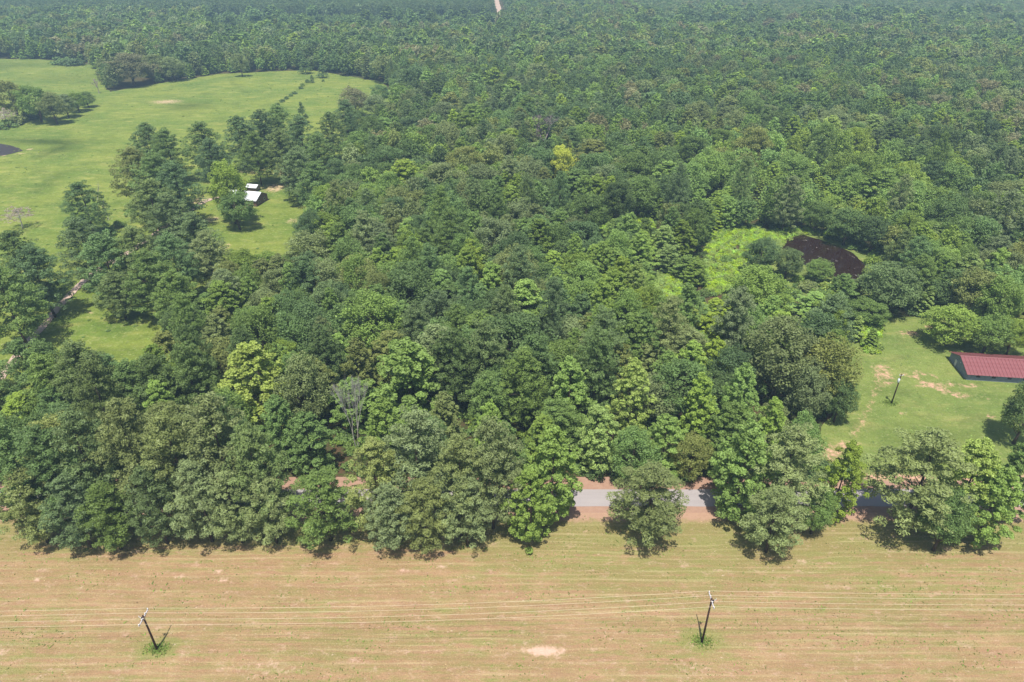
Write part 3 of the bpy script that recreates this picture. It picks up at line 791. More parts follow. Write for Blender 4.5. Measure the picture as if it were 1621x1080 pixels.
# ------------------------------------------------------------------ trees placed one by one
# (kind, top px, top py, height, crown radius, tone, label)
HAND = [
 # ---- roadside row, on the field side of the road
 ('pine', -12, 668, 27, 6.0, 'deep green', 'roadside pine cut by the left edge of the photo'),
 ('pine', 48, 672, 27, 6.0, 'deep green', 'dense roadside pine second from the left edge'),
 ('pine', 105, 650, 29, 5.8, 'blue-green', 'tall roadside pine left of the two highest pines of the left clump'),
 ('pine', 178, 632, 30, 6.8, 'grey-green', 'very tall pine, left one of the two highest in the left roadside clump'),
 ('pine', 250, 652, 29, 6.0, 'olive green', 'tall pine between the two highest pines of the left roadside clump'),
 ('pine', 322, 627, 30, 6.8, 'grey-green', 'very tall pine, right one of the two highest in the left roadside clump'),
 ('pine', 388, 668, 28, 6.0, 'blue-green', 'pine at the right end of the left roadside clump'),
 ('pine', 20, 745, 19, 5.4, 'olive green', 'low full pine at the field edge in the bottom left clump'),
 ('pine', 95, 752, 19, 5.2, 'blue-green', 'low pine at the field edge under the tall roadside pine'),
 ('pine', 150, 768, 17, 5.0, 'deep green', 'low dark pine at the field edge, third from the left'),
 ('pine', 222, 740, 20, 5.2, 'blue-green', 'low pine at the field edge below the left tall pine'),
 ('pine', 296, 730, 21, 5.2, 'grey-green', 'mid-height pine at the field edge between the two highest pines'),
 ('pine', 352, 745, 19, 4.6, 'olive green', 'low pine at the field edge below the right tall pine'),
 ('pine', 412, 752, 18, 4.4, 'grey-green', 'last low pine on the field edge before the first gap in the roadside trees'),
 ('pine', 503, 748, 18, 6.4, 'deep green', 'lone rounded tree at the field edge between the two pine clumps'),
 ('pine', 588, 696, 24, 5.8, 'olive green', 'leftmost pine of the middle roadside clump'),
 ('pine', 655, 648, 29, 6.8, 'grey-green', 'highest broad pine of the middle roadside clump'),
 ('pine', 722, 688, 26, 5.4, 'olive green', 'pine between the two highest pines of the middle roadside clump'),
 ('pine', 778, 664, 28, 6.0, 'grey-green', 'tall pine at the right of the middle roadside clump, left of the bright tree'),
 ('pine', 610, 768, 17, 4.6, 'grey-green', 'low pine at the field edge in the left of the middle clump'),
 ('pine', 668, 760, 18, 4.8, 'olive green', 'low pine at the field edge in the centre of the middle clump'),
 ('pine', 735, 756, 18, 5.0, 'grey-green', 'low pine at the field edge in the right of the middle clump'),
 ('gum', 876, 672, 25, 6.2, 'bright green', 'bright green tall tree closing the right end of the middle roadside clump'),
 ('gum', 838, 742, 19, 4.6, 'bright green', 'smaller bright green tree beside the bright tree at the middle clump'),
 ('pine', 1034, 738, 19, 6.6, 'olive green', 'lone open-crowned pine standing by itself between road and field'),
 ('gum', 1196, 668, 25, 6.6, 'bright green', 'big bright green tree by the road, left one of the pair left of the yard'),
 ('pine', 1268, 676, 25, 6.4, 'grey-green', 'big pale olive tree by the road, right one of the pair left of the yard'),
 ('pine', 1240, 772, 17, 5.6, 'olive green', 'lower tree at the field edge in front of the roadside pair'),
 ('oak', 1306, 772, 12.5, 4.0, 'mid green', 'low rounded tree tucked against the right of the roadside pair'),
 ('gum', 1355, 698, 20, 4.3, 'bright green', 'narrow bright green tree standing alone left of the yard gap'),
 ('pine', 1486, 682, 26, 8.2, 'olive green', 'wide spreading pine at the roadside in front of the yard'),
 ('gum', 1562, 694, 24, 6.6, 'light green', 'bright green tree right of the wide roadside pine'),
 ('oak', 1520, 776, 16, 5.0, 'mid green', 'low tree at the field edge under the wide roadside pine'),
 ('gum', 1600, 740, 20, 5.6, 'bright green', 'bright tree at the lower right edge of the photo beside the road'),
 ('oak', 1648, 610, 17, 6.0, 'dark green', 'dark tree at the right edge of the photo below the red roofed barn'),
 ('gum', 1638, 700, 20, 5.0, 'mid green', 'tree cut by the right edge behind the roadside'),
 # ---- north edge of the road
 ('gum', 392, 540, 25, 8.6, 'yellow-green', 'yellow-green tree rising behind the left roadside pine clump'),
 ('oak', 470, 560, 23, 6.0, 'grey-green', 'grey-green tree left of the bare grey tree'),
 ('gum', 480, 650, 18, 5.2, 'mid green', 'green tree over the red clay bank left of the bare grey tree'),
 ('gum', 640, 538, 25, 9.5, 'bright green', 'broad bright green round-topped tree right of the bare grey tree'),
 ('gum', 604, 628, 21, 5.4, 'bright green', 'bright green tree in front of the broad bright round-topped tree'),
 ('gum', 432, 625, 20, 4.6, 'mid green', 'green tree between the yellow-green tree and the clay bank'),
 ('gum', 700, 620, 18, 4.4, 'olive green', 'olive green tree right of the broad bright tree'),
 ('gum', 905, 565, 23, 6.0, 'bright green', 'large bright green tree in the middle of the woods edge north of the road'),
 ('gum', 1006, 566, 23, 5.0, 'yellow-green', 'yellow-green tree right of the large bright tree at the woods edge'),
 ('gum', 950, 640, 18, 5.4, 'light green', 'light green tree at the road edge behind the lone pine'),
 ('gum', 775, 633, 18, 3.6, 'bright green', 'narrow bright tree just behind the middle pine clump'),
 ('gum', 860, 655, 17, 4.2, 'bright green', 'bright tree between the middle clump and the woods edge'),
 ('gum', 1060, 655, 17, 5.0, 'bright green', 'bright leafy tree behind and right of the lone pine'),
 ('oak', 1100, 690, 12.5, 5.0, 'olive green', 'rounded olive tree on the road bank right of the lone pine'),
 ('gum', 1116, 590, 21, 4.4, 'bright green', 'narrow bright tree above the road bank, left of the large oaks'),
 ('gum', 1185, 574, 23, 4.8, 'bright green', 'tall bright green tree directly left of the large grey-green oaks'),
 ('oak', 1252, 508, 24, 10.4, 'grey-green', 'largest grey-green oak west of the yard'),
 ('oak', 1318, 528, 22, 9.2, 'olive green', 'large oak leaning over the left edge of the yard'),
 ('oak', 1290, 585, 16, 6.0, 'grey-green', 'lower oak under the large oaks at the yard corner'),
 ('oak', 1340, 600, 13, 4.6, 'dark green', 'dark low tree at the yard edge beneath the large oaks'),
 ('oak', 1232, 640, 15, 4.8, 'grey-green', 'grey-green tree behind the roadside pair left of the yard'),
 # ---- around pond and barn
 ('oak', 1212, 378, 14, 7.0, 'dark green', 'dark rounded tree between the vine clearing and the pond'),
 ('oak', 1254, 393, 12, 5.4, 'blue-green', 'blue-green tree on the near bank, left end of the pond'),
 ('oak', 1300, 409, 9.0, 5.6, 'mid green', 'small round tree on the near bank in front of the pond'),
 ('oak', 1350, 330, 15, 9.0, 'deep green', 'large round tree overhanging the far bank of the pond'),
 ('oak', 1300, 318, 14, 6.2, 'deep green', 'round tree behind the far bank, left of the overhanging tree'),
 ('oak', 1392, 345, 14, 7.0, 'dark green', 'dark tree right of the pond on its far side'),
 ('oak', 1422, 418, 17, 9.5, 'blue-green', 'huge dark crowned tree above the top corner of the yard'),
 ('gum', 1340, 432, 14, 5.8, 'mid green', 'leafy green tree below the right end of the pond'),
 ('gum', 1320, 462, 13, 4.8, 'mid green', 'leafy green tree in front of the one below the pond'),
 ('bush', 1228, 384, 4, 3.5, 'light green', 'light green bush at the left tip of the pond'),
 ('bush', 1282, 440, 4.5, 4.0, 'olive green', 'olive bush on the near bank below the small round tree'),
 ('bush', 1318, 443, 4.0, 3.6, 'light green', 'light green bush on the near bank at the middle of the pond'),
 ('bush', 1345, 446, 4.5, 3.8, 'mid green', 'bush on the near bank at the right end of the pond'),
 ('bush', 1385, 420, 5, 4.2, 'light green', 'light bush at the far right bank of the pond'),
 ('bush', 1392, 400, 5, 4.5, 'mid green', 'bush behind the far right bank of the pond'),
 ('bush', 1150, 402, 3.5, 3.2, 'mid green', 'small dark bush alone in the vine clearing'),
 ('young', 1238, 448, 9, 3.2, 'light green', 'light green pointed tree below the near bank of the pond'),
 ('oak', 1362, 442, 8, 3.0, 'olive green', 'small olive bush-like tree at the lower right end of the pond'),
 ('oak', 1518, 487, 12.5, 8.6, 'bright green', 'bright round tree standing left of the red roofed barn'),
 ('oak', 1580, 498, 13, 6.6, 'mid green', 'green tree behind the left end of the red roofed barn'),
 ('oak', 1618, 505, 12, 5.0, 'bright green', 'bright tree behind the barn at the right edge'),
 ('young', 1362, 500, 8.5, 3.0, 'light green', 'light green sapling thicket tree at the upper left of the yard'),
 ('young', 1385, 520, 6.5, 2.6, 'mid green', 'small sapling at the top left corner of the yard'),
 ('gum', 887, 330, 17, 5.0, 'mid green', 'pointed bright leafy tree in mid woods above centre'),
 ('oak', 905, 340, 15, 5.4, 'olive green', 'olive tree right beside the pointed leafy tree in mid woods'),
 ('oak', 890, 229, 21, 7.2, 'golden yellow', 'golden yellow round crown alone amid the dark woods'),
 # ---- trees round the white roofed house and in the pasture
 ('oak', 352, 256, 20, 7.4, 'bright green', 'broad bright tree covering the white roofed house'),
 ('oak', 368, 306, 12, 6.6, 'mid green', 'lower darker tree in front of the broad bright tree by the house'),
 ('pine', 228, 198, 24, 6.5, 'dark green', 'farthest pine of the tall clump in the pasture'),
 ('pine', 258, 208, 24, 6.5, 'deep green', 'pine at the back right of the tall clump in the pasture'),
 ('pine', 205, 238, 24, 6.5, 'olive green', 'pine on the left flank of the tall pasture clump'),
 ('pine', 238, 246, 24, 6.8, 'deep green', 'pine in the middle of the tall pasture clump'),
 ('pine', 270, 262, 24, 6.2, 'dark green', 'pine on the right flank of the tall pasture clump'),
 ('pine', 232, 290, 23, 6.8, 'blue-green', 'front pine of the tall pasture clump'),
 ('pine', 262, 312, 21, 6.2, 'blue-green', 'pine in front of the tall pasture clump on its right'),
 ('pine', 314, 197, 24, 6.6, 'deep green', 'pine left of the house tree, standing out over the pasture'),
 ('pine', 330, 225, 22, 5.5, 'dark green', 'pine close behind the broad house tree on its left'),
 ('pine', 375, 188, 24, 6.2, 'dark green', 'pine behind the house, leftmost of the row behind it'),
 ('pine', 410, 178, 24, 6.6, 'dark green', 'pine behind the house, second of the row'),
 ('pine', 437, 170, 24, 6.6, 'deep green', 'pine behind the house, third of the row and farthest'),
 ('pine', 398, 212, 23, 5.4, 'deep green', 'pine just behind the white roof'),
 ('pine', 440, 205, 24, 7.0, 'blue-green', 'pine right of the house, left one over the lawn'),
 ('pine', 472, 185, 24, 6.6, 'dark green', 'pine right of the house, farther one'),
 ('pine', 466, 232, 23, 6.8, 'blue-green', 'pine over the shaded right edge of the house lawn'),
 ('pine', 500, 212, 23, 6.4, 'deep green', 'pine at the edge of the woods right of the house lawn'),
 ('pine', 520, 178, 23, 6.0, 'dark green', 'pine at the pasture corner behind the house'),
 ('pine', 545, 158, 23, 6.0, 'dark green', 'pine where the woods meet the pasture top right'),
 ('pine', 496, 255, 22, 6.0, 'deep green', 'pine on the woods edge beside the lawn, nearest the house lawn'),
 ('cedar', 476, 165, 13, 4.5, 'dark green', 'dark cone shaped cedar between pasture and house pines'),
 ('pine', 122, 294, 20, 5.6, 'deep green', 'solitary open pine in the pasture beside the pale snag'),
 ('pine', 118, 352, 22, 6.6, 'blue-green', 'left pine of the clump over the small front lawn'),
 ('pine', 158, 372, 22, 7.0, 'deep green', 'second pine of the clump over the small front lawn'),
 ('pine', 205, 362, 22, 6.6, 'blue-green', 'pine in the back of the clump over the small front lawn'),
 ('pine', 225, 395, 22, 6.8, 'deep green', 'pine in the middle of the clump over the small front lawn'),
 ('pine', 175, 432, 15, 5.2, 'blue-green', 'low branched pine leaning over the small front lawn'),
 ('pine', 262, 372, 22, 6.6, 'deep green', 'pine in the right back of the clump below the house'),
 ('pine', 300, 338, 21, 6.6, 'blue-green', 'pine left below the house tree'),
 ('pine', 322, 365, 20, 6.4, 'grey-green', 'grey-green pine right below the house drive'),
 ('pine', 268, 428, 19, 5.8, 'deep green', 'pine at the right end of the small front lawn'),
 ('pine', 12, 368, 23, 7.0, 'dark green', 'farther dark pine at the left edge'),
 ('pine', 45, 392, 22, 6.6, 'dark green', 'dark pine reaching over the drive at the left'),
 ('pine', -8, 425, 23, 7.2, 'deep green', 'near dark pine cut by the left edge beside the drive'),
 ('bush', 62, 402, 4, 3.4, 'mid green', 'bush beside the dark pines at the left edge'),
 ('sparse', 22, 325, 11, 6.0, 'mauve grey', 'grey thinly leaved tree in the pasture near the left edge'),
 ('oak', 8, 130, 15, 9.5, 'olive green', 'leftmost tree of the pasture clump at the left edge'),
 ('oak', 45, 132, 15, 9.0, 'mid green', 'green tree of the left pasture clump with pale limbs'),
 ('sparse', 2, 168, 13, 8.0, 'mauve grey', 'grey thin tree at the near left of the left pasture clump'),
 ('oak', 75, 148, 12, 7.0, 'grey-green', 'grey-green tree in the middle of the left pasture clump'),
 ('oak', 98, 152, 9, 6.0, 'grey-green', 'smaller grey-green tree near the right of the left pasture clump'),
 ('oak', 116, 146, 8.5, 6.2, 'mid green', 'fresh green tree near the tip of the left pasture clump'),
 ('oak', 134, 148, 6.5, 5.0, 'deep green', 'low tree at the right tip of the left pasture clump'),
 ('bush', 4, 186, 7.0, 7.5, 'deep green', 'big bush at the foot of the left pasture clump, touching the left edge'),
 ('bush', 26, 180, 7.0, 7.0, 'grey-green', 'grey-green bush at the foot of the left pasture clump, second from the edge'),
 ('bush', 48, 172, 7.0, 7.0, 'dark green', 'dark bush at the foot of the left pasture clump, third from the edge'),
 ('bush', 70, 168, 6.5, 6.5, 'deep green', 'bush at the foot of the middle of the left pasture clump'),
 ('bush', 90, 164, 6.0, 6.0, 'grey-green', 'grey-green bush right of the middle of the left pasture clump'),
 ('bush', 108, 160, 6.0, 6.0, 'dark green', 'dark bush near the tip of the left pasture clump'),
 ('bush', 126, 156, 5.5, 5.5, 'mid green', 'last bush at the tip of the left pasture clump'),
 ('oak', 198, 82, 19, 16.0, 'brownish', 'huge round brownish tree jutting into the pasture'),
 ('oak', 172, 98, 13, 9.0, 'deep green', 'dark tree on the left flank of the huge brownish tree'),
 ('oak', 240, 86, 15, 12.0, 'grey-green', 'grey-green tree right behind the huge brownish tree'),
 ('oak', 268, 90, 14, 10.0, 'grey-green', 'grey-green tree second right of the huge brownish tree'),
 ('bush', 94, 86, 9, 11, 'deep green', 'left low dark thicket jutting into the upper left pasture'),
 ('bush', 115, 89, 8, 11, 'dark green', 'right low dark thicket jutting into the upper left pasture'),
 ('oak', 376, 82, 15, 7, 'grey-green', 'pale grey-green tree standing out from the far pasture edge'),
 ('cedar', 481, 92, 13, 7.5, 'deep green', 'left cone shaped tree at the top right of the pasture'),
 ('cedar', 509, 104, 10, 6, 'dark green', 'right cone shaped tree at the top right of the pasture'),
 ('cedar', 493, 121, 6, 2.8, 'dark green', 'lone small cone tree at the head of the pasture fence row'),
 ('sparse', 520, 66, 17, 11, 'mauve grey', 'thin mauve grey tree at the far pasture corner'),
 ('oak', 592, 150, 15, 9, 'grey-green', 'grey-green tree at the wood edge right of the brownish tree at the pasture end'),
 ('oak', 562, 172, 15, 8, 'dark green', 'dark tree below the brownish tree at the pasture end'),
 ('oak', 602, 132, 15, 9, 'deep green', 'deep green tree at the right tip of the pasture'),
 ('oak', 558, 136, 15, 9, 'brownish', 'brownish round tree at the right end of the pasture'),
 ('gum', 652, 92, 17, 9, 'yellow-green', 'yellow-green tree behind the right end of the pasture'),
 ('oak', 640, 128, 15, 9, 'dark green', 'dark round tree on the wood edge right of the pasture'),
 ('bush', 205, 334, 3.5, 3.4, 'mid green', 'bush in the ditch right of the solitary open pine'),
 ('bush', 186, 352, 3.5, 3.2, 'deep green', 'second bush in the ditch right of the solitary open pine'),
 ('bush', 168, 362, 3.2, 3.0, 'mid green', 'third bush in the ditch, nearest the solitary open pine'),
]
for kind, tx, ty, h, r, tone, lab in HAND:
    if ty < 480 and tx < 560:                    # the big trees round the house and pasture
        if kind == 'pine': h *= 1.12; r *= 1.38 if ty < 320 else 1.14
        elif kind == 'oak' and tx < 160: h *= 1.65; r *= 1.3
        elif kind == 'oak' and h > 10: h *= 1.35; r *= 1.15
    x, y = stand(tx, ty, h)
    add_tree(kind, x, y, h, r, tone, lab)

# fence row of small bushes running up the pasture
for i, (px, py) in enumerate([(433, 178), (440, 171), (447, 165), (454, 160), (461, 155), (467, 151), (476, 143), (479, 139), (487, 133), (512, 131)]):
    x, y = ground(px, py)
    add_tree('bush', x, y, random.uniform(1.8, 3.6), random.uniform(1.6, 2.6), 'deep green',
             ['first', 'second', 'third', 'fourth', 'fifth', 'sixth', 'seventh', 'eighth', 'ninth', 'tenth'][i] + ' bush of the pasture fence row, counted from the house end',
             'bushes of the pasture fence row')

# leafless trees
def bare_tree(name, px, py, h, label, mat, seed, spread=.5, depth=5, tr=.26, stems=1, lean=0.0, sx=1.0):
    x, y = stand(px, py, h)
    o = bare_mb(h, seed, spread, depth, tr, stems).build(name, M[mat], smooth=True)
    o.location = (x, y, float(land(x, y)))
    zs = max(v.co.z for v in o.data.vertices)
    o.scale = (sx, sx, h / zs)
    o.rotation_euler = (0, lean, random.uniform(0, .3))
    tag(o, label, 'tree'); TREES.append((x, y, 3.0, 'dead'))
    return o
bare_tree('dead_tree', 546, 590, 22, 'bare pale grey tree with many upright twigs north of the road', 'pale_bark', 5, .36, 6, .26, 2, sx=.48)
bare_tree('dead_tree', 864, 182, 20, 'mauve grey leafless crown in the woods behind the golden yellow tree', 'mauve_bark', 8, .62, 6, .34, 1, sx=1.5)
bare_tree('dead_tree', 150, 124, 11, 'bare grey tree alone in the far pasture beside the huge brownish tree', 'mauve_bark', 3, .5, 5, .3, 1)
bare_tree('dead_tree', 163, 318, 10, 'thin pale snag in the pasture behind the solitary pine', 'pale_bark', 11, .3, 3, .22, 1, lean=0.0, sx=.7)
bare_tree('dead_tree', 140, 292, 15, 'leaning pale snag beside the solitary open pine', 'pale_bark', 12, .2, 2, .2, 1, lean=0.28, sx=.5)
bare_tree('dead_tree', 1540, 305, 14, 'pale dead tree poking out of the woods at upper right', 'pale_bark', 14, .5, 5, .26, 1)

# ------------------------------------------------------------------ the woods
CLEAR_PX = [
    [(-200, 95), (60, 95), (150, 104), (158, 125), (172, 147), (240, 134), (350, 117), (490, 110), (545, 121), (592, 129), (598, 140),
     (560, 160), (540, 185), (520, 235), (505, 290), (478, 330), (470, 352), (440, 372), (400, 398), (365, 400), (340, 430), (270, 470), (235, 530),
     (228, 562), (180, 560), (90, 535), (-200, 530)],
    [(1386, 535), (1450, 528), (1480, 560), (1520, 578), (1516, 540), (1720, 545), (1900, 640), (1900, 770), (1330, 770), (1300, 715), (1335, 690), (1372, 650), (1385, 600)],
    [(1122, 372), (1140, 362), (1190, 360), (1240, 372), (1262, 366), (1300, 370), (1350, 392), (1370, 405), (1400, 420), (1375, 448), (1270, 440), (1240, 410), (1195, 405), (1185, 440), (1150, 456), (1124, 452), (1118, 420)],
    [(940, 352), (1020, 346), (1020, 362), (945, 368)],
    [(1040, 440), (1085, 430), (1085, 470), (1050, 475)],
]
def is_clear(px, py):
    c = np.zeros(np.shape(px), bool)
    for P in CLEAR_PX: c |= in_poly(P, px, py)
    return c

def ell(px, py, cx, cy, rx, ry): return np.exp(-(((px - cx) / rx) ** 2 + ((py - cy) / ry) ** 2))

KINDS = ['oak', 'pine', 'gum', 'young']
def scatter():
    pts = []
    y = ROAD1 + 5.0
    while y < 2300:
        sp_ = 7.9 if y < 320 else 7.6 + (y - 320) * 0.0016
        x1 = 0.80 * y + 60
        n = int(2 * x1 / sp_)
        xs = np.linspace(-x1, x1, n) + RNG.uniform(-.42, .42, n) * sp_ + (sp_ / 2 if len(pts) % 2 else 0)
        ys = y + RNG.uniform(-.40, .40, n) * sp_ * .87
        pts.append(np.column_stack([xs, ys])); y += sp_ * .87
    return np.concatenate(pts)
P = scatter()
X, Y = P[:, 0], P[:, 1]
n = len(X)
u1, u2, u3 = RNG.random(n), RNG.random(n), RNG.random(n)
qx, qy = project(X, Y, 10.0)      # where the crown shows
keep = (qx > -140) & (qx < 1761) & (qy > -60)
big = fnoise(X / 60, Y / 60, 3)
big2 = fnoise(X / 35 + 50, Y / 45 + 20, 3)
# weights
W = np.zeros((n, 4)); W[:, 0] = 0.55 + 0.5 * (big > .55); W[:, 1] = 0.10 + .35 * (big < .4); W[:, 2] = 0.30 + .6 * ((big2 > .55)); W[:, 3] = 0.03
def zone(cx, cy, rx, ry, w4):
    e = ell(qx, qy, cx, cy, rx, ry)[:, None]
    W[:] = W * (1 - np.minimum(e * 1.2, 1)) + np.array(w4) * np.minimum(e * 1.2, 1)
zone(1310, 285, 250, 75, (.12, .02, .75, .2))
zone(1180, 250, 120, 60, (.25, .02, .6, .25))
zone(1500, 290, 140, 60, (.45, .1, .35, .2))
zone(150, 610, 260, 70, (.03, .93, .04, 0))
zone(640, 310, 200, 90, (.85, .08, .1, 0))
zone(760, 560, 120, 60, (.25, .6, .15, 0))
zone(850, 260, 120, 90, (.6, .1, .2, .05))
zone(760, 160, 220, 40, (.2, .35, .25, .3))
zone(330, 95, 130, 22, (.1, .3, .1, .7))
zone(1240, 480, 120, 40, (.2, .0, .5, .4))
zone(1500, 380, 120, 60, (.6, .1, .3, .1))
W = np.maximum(W, 0); W /= W.sum(1, keepdims=True)
cs = W.cumsum(1)
kd = (u1[:, None] > cs).sum(1).clip(0, 3)
h0 = np.array([17.0, 23.0, 18.0, 10.0])[kd]
r0 = np.array([7.3, 5.9, 5.9, 3.4])[kd]
Ht = h0 * RNG.uniform(0.74, 1.22, n); Rd = r0 * RNG.uniform(0.70, 1.15, n)
small = (ell(qx, qy, 1310, 285, 260, 70) > .3) & (kd == 2); Ht[small] *= .72; Rd[small] *= .8
# far woods
far = Y > 330
Ht[far] = np.minimum(Ht[far], 19) * (0.9 + 0.2 * big[far])
Rd[far] *= 0.95
Ht[far] *= RNG.uniform(.85, 1.15, far.sum())
Rd[(kd == 3) & far] = 4.0
# low young growth in front of the tall dark plantation at the top left
low = (qx < 790) & (Y > ground(800, 62)[1]) & (Y < ground(800, 30)[1])
lo2 = low & (qx > 330)
Ht[lo2] = RNG.uniform(6, 9, lo2.sum()); kd[lo2] = np.where(u3[lo2] < .6, 3, 0); Rd[lo2] = RNG.uniform(3.4, 5, lo2.sum())
tall = (qx < 790) & (Y >= ground(800, 30)[1]) & (Y < ground(800, 30)[1] + 900)
Ht[tall] = RNG.uniform(18, 21, tall.sum()); kd[tall] = 1; Rd[tall] = RNG.uniform(4.4, 5.2, tall.sum())
plant = (qx > 1000) & (Y > ground(800, 62)[1])
Ht[plant] = RNG.uniform(11, 14, plant.sum()); kd[plant] = np.where(u3[plant] < .8, 1, 0)
# thicket of young trees next to the pond: shorter
thick = (ell(qx, qy, 1310, 470, 90, 45) > .4) | (ell(qx, qy, 1230, 440, 120, 25) > .5)
Ht[thick] = np.minimum(Ht[thick], RNG.uniform(7, 12, thick.sum()))
scrub = (ell(qx, qy, 1165, 480, 90, 40) > .45) | (ell(qx, qy, 1060, 420, 70, 45) > .5)
kd[scrub & (u3 < .75)] = 2; Ht[scrub] = RNG.uniform(6.5, 12, scrub.sum()); Rd[scrub] = np.minimum(Rd[scrub], 5.0)
# stay off the clearings: foot, middle, top and both flanks of every crown
ok = keep.copy()
for fz, fr in ((.12, 0), (.55, 0), (.93, 0), (.55, .8), (.55, -.8), (.3, .5), (.3, -.5)):
    ax, ay = project(X + Rd * fr, Y, Ht * fz)
    ok &= ~is_clear(ax, ay)
gx, gy = project(X, Y - Rd * .6, Ht * .2)
ok &= ~is_clear(gx, gy)
# the pale track far away and its open sides
tp = [ground(797, 38), ground(785, -4)]
slope = (tp[1][0] - tp[0][0]) / (tp[1][1] - tp[0][1])
tx_ = tp[0][0] + (Y - tp[0][1]) * slope
ok &= ~((np.abs(X - tx_) < 6.5 + Rd * .8) & (Y > tp[0][1] - 10))
# pond, vine clearing, house: keep tree feet off
for Pp in (POND, PAST, YARD):
    ok &= ~in_poly(Pp, X, Y)
# keep clear of trees already standing
T0 = np.array([(a, b, c) for a, b, c, _ in TREES])
for a, b, c in T0:
    nb = (np.abs(X - a) < 14) & (np.abs(Y - b) < 14)
    ok &= ~(nb & (np.hypot(X - a, Y - b) < np.minimum((c + Rd) * .62, 9)))
# features that stand inside the woods need open air in front of them
for fx, fy, fh, wdt, dep_ in ((864, 182, 20, 6, 30), (890, 229, 21, 7.0, 26), (546, 590, 22, 3.8, 12), (1540, 305, 14, 4, 10), (887, 330, 17, 4, 8), (198, 82, 17, 15, 60)):
    a, b = stand(fx, fy, fh)
    ok &= ~((np.abs(X - a * Y / b) < wdt) & (Y < b) & (Y > b - dep_))
# make room: thin smaller ones standing almost inside others is fine, the canopy is closed
X, Y, Ht, Rd, kd, u2, u3, big2, big = (v[ok] for v in (X, Y, Ht, Rd, kd, u2, u3, big2, big))
# here and there a far bigger crown that has pushed its neighbours out
lone = np.zeros(len(X), bool)
cand = np.where((RNG.random(len(X)) < .085) & (kd != 3) & (Y > 150) & (Y < 1100))[0]
gone = np.zeros(len(X), bool)
for i in cand:
    if gone[i]: continue
    R_ = RNG.uniform(8.2, 11.5)
    ax, ay = project(X[i] + np.array([-1, 1, 0, 0]) * R_ * .9, Y[i] + np.array([0, 0, -R_ * .7, R_ * .5]), np.array([9, 9, 4, 15.0]))
    if is_clear(ax, ay).any(): continue
    w_ = np.where((np.abs(X - X[i]) < R_) & (np.abs(Y - Y[i]) < R_))[0]
    w_ = w_[np.hypot(X[w_] - X[i], Y[w_] - Y[i]) < R_ * .80]
    w_ = w_[w_ != i]
    if lone[w_].any(): continue
    gone[w_] = True; lone[i] = True; kd[i] = 0 if u3[i] < .8 else 2; Rd[i] = R_; Ht[i] = RNG.uniform(18, 23)
X, Y, Ht, Rd, kd, u2, u3, big2, big = (v[~gone] for v in (X, Y, Ht, Rd, kd, u2, u3, big2, big))
q_ = fnoise(X / 26 + 7, Y / 30 + 3, 3)
rank_ = q_.argsort().argsort() / len(q_)
u2 = (0.55 * rank_ + 0.45 * u2 + 0.0)
u2 = u2.argsort().argsort() / len(u2)
qx, qy = project(X, Y, Ht * .6)

# tone of each crown
YT0, YL0 = ground(800, 30)[1], ground(800, 62)[1]
def tone_of(i):
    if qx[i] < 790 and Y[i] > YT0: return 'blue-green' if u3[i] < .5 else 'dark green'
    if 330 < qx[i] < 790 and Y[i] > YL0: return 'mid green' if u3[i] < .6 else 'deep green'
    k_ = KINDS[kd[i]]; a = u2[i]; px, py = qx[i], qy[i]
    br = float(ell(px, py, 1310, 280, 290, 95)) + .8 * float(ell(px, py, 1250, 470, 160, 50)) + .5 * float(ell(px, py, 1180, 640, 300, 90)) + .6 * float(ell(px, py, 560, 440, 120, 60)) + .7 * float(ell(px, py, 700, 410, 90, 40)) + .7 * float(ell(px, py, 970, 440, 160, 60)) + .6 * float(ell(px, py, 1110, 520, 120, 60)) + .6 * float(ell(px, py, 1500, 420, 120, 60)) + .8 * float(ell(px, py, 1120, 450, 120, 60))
    if k_ == 'pine':
        return ('deep green', 'blue-green', 'grey-green', 'dark green')[int(a * 4) % 4] if px > 340 or py < 500 else ('deep green', 'blue-green', 'dark green')[int(a * 3) % 3]
    if k_ == 'oak':
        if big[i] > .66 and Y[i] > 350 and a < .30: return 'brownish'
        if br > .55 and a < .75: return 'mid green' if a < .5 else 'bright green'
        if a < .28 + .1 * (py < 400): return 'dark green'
        if a < .55: return 'deep green'
        if a < .68: return 'grey-green'
        if a < .82: return 'olive green'
        return 'mid green'
    if k_ == 'gum':
        if br > .45: return 'bright green' if a < .5 else ('light green' if a < .72 else ('yellow-green' if a > .95 else 'mid green'))
        return ('mid green', 'deep green', 'mid green', 'bright green', 'olive green')[int(a * 5) % 5]
    if br > .35: return 'light green' if a < .4 else ('bright green' if a < .9 else 'yellow-green')
    return 'mid green' if a < .75 else 'bright green'
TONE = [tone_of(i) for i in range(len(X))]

# -- the individuals: of each kind the 300 that show largest
depth = Y * cp + (H - 8) * sp
inside = (qx > 4) & (qx < 1617) & (qy < 1080)
NEAR = np.zeros(len(X), bool)
have = {k_: sum(1 for t_ in TREES if t_[3] == k_) for k_ in KINDS}
for q, k_ in enumerate(KINDS):
    cap = 296 - have[k_]
    c_ = np.where((kd == q) & inside & (depth < 430))[0]
    c_ = c_[np.argsort(depth[c_] / Rd[c_])][:cap]
    NEAR[c_] = True

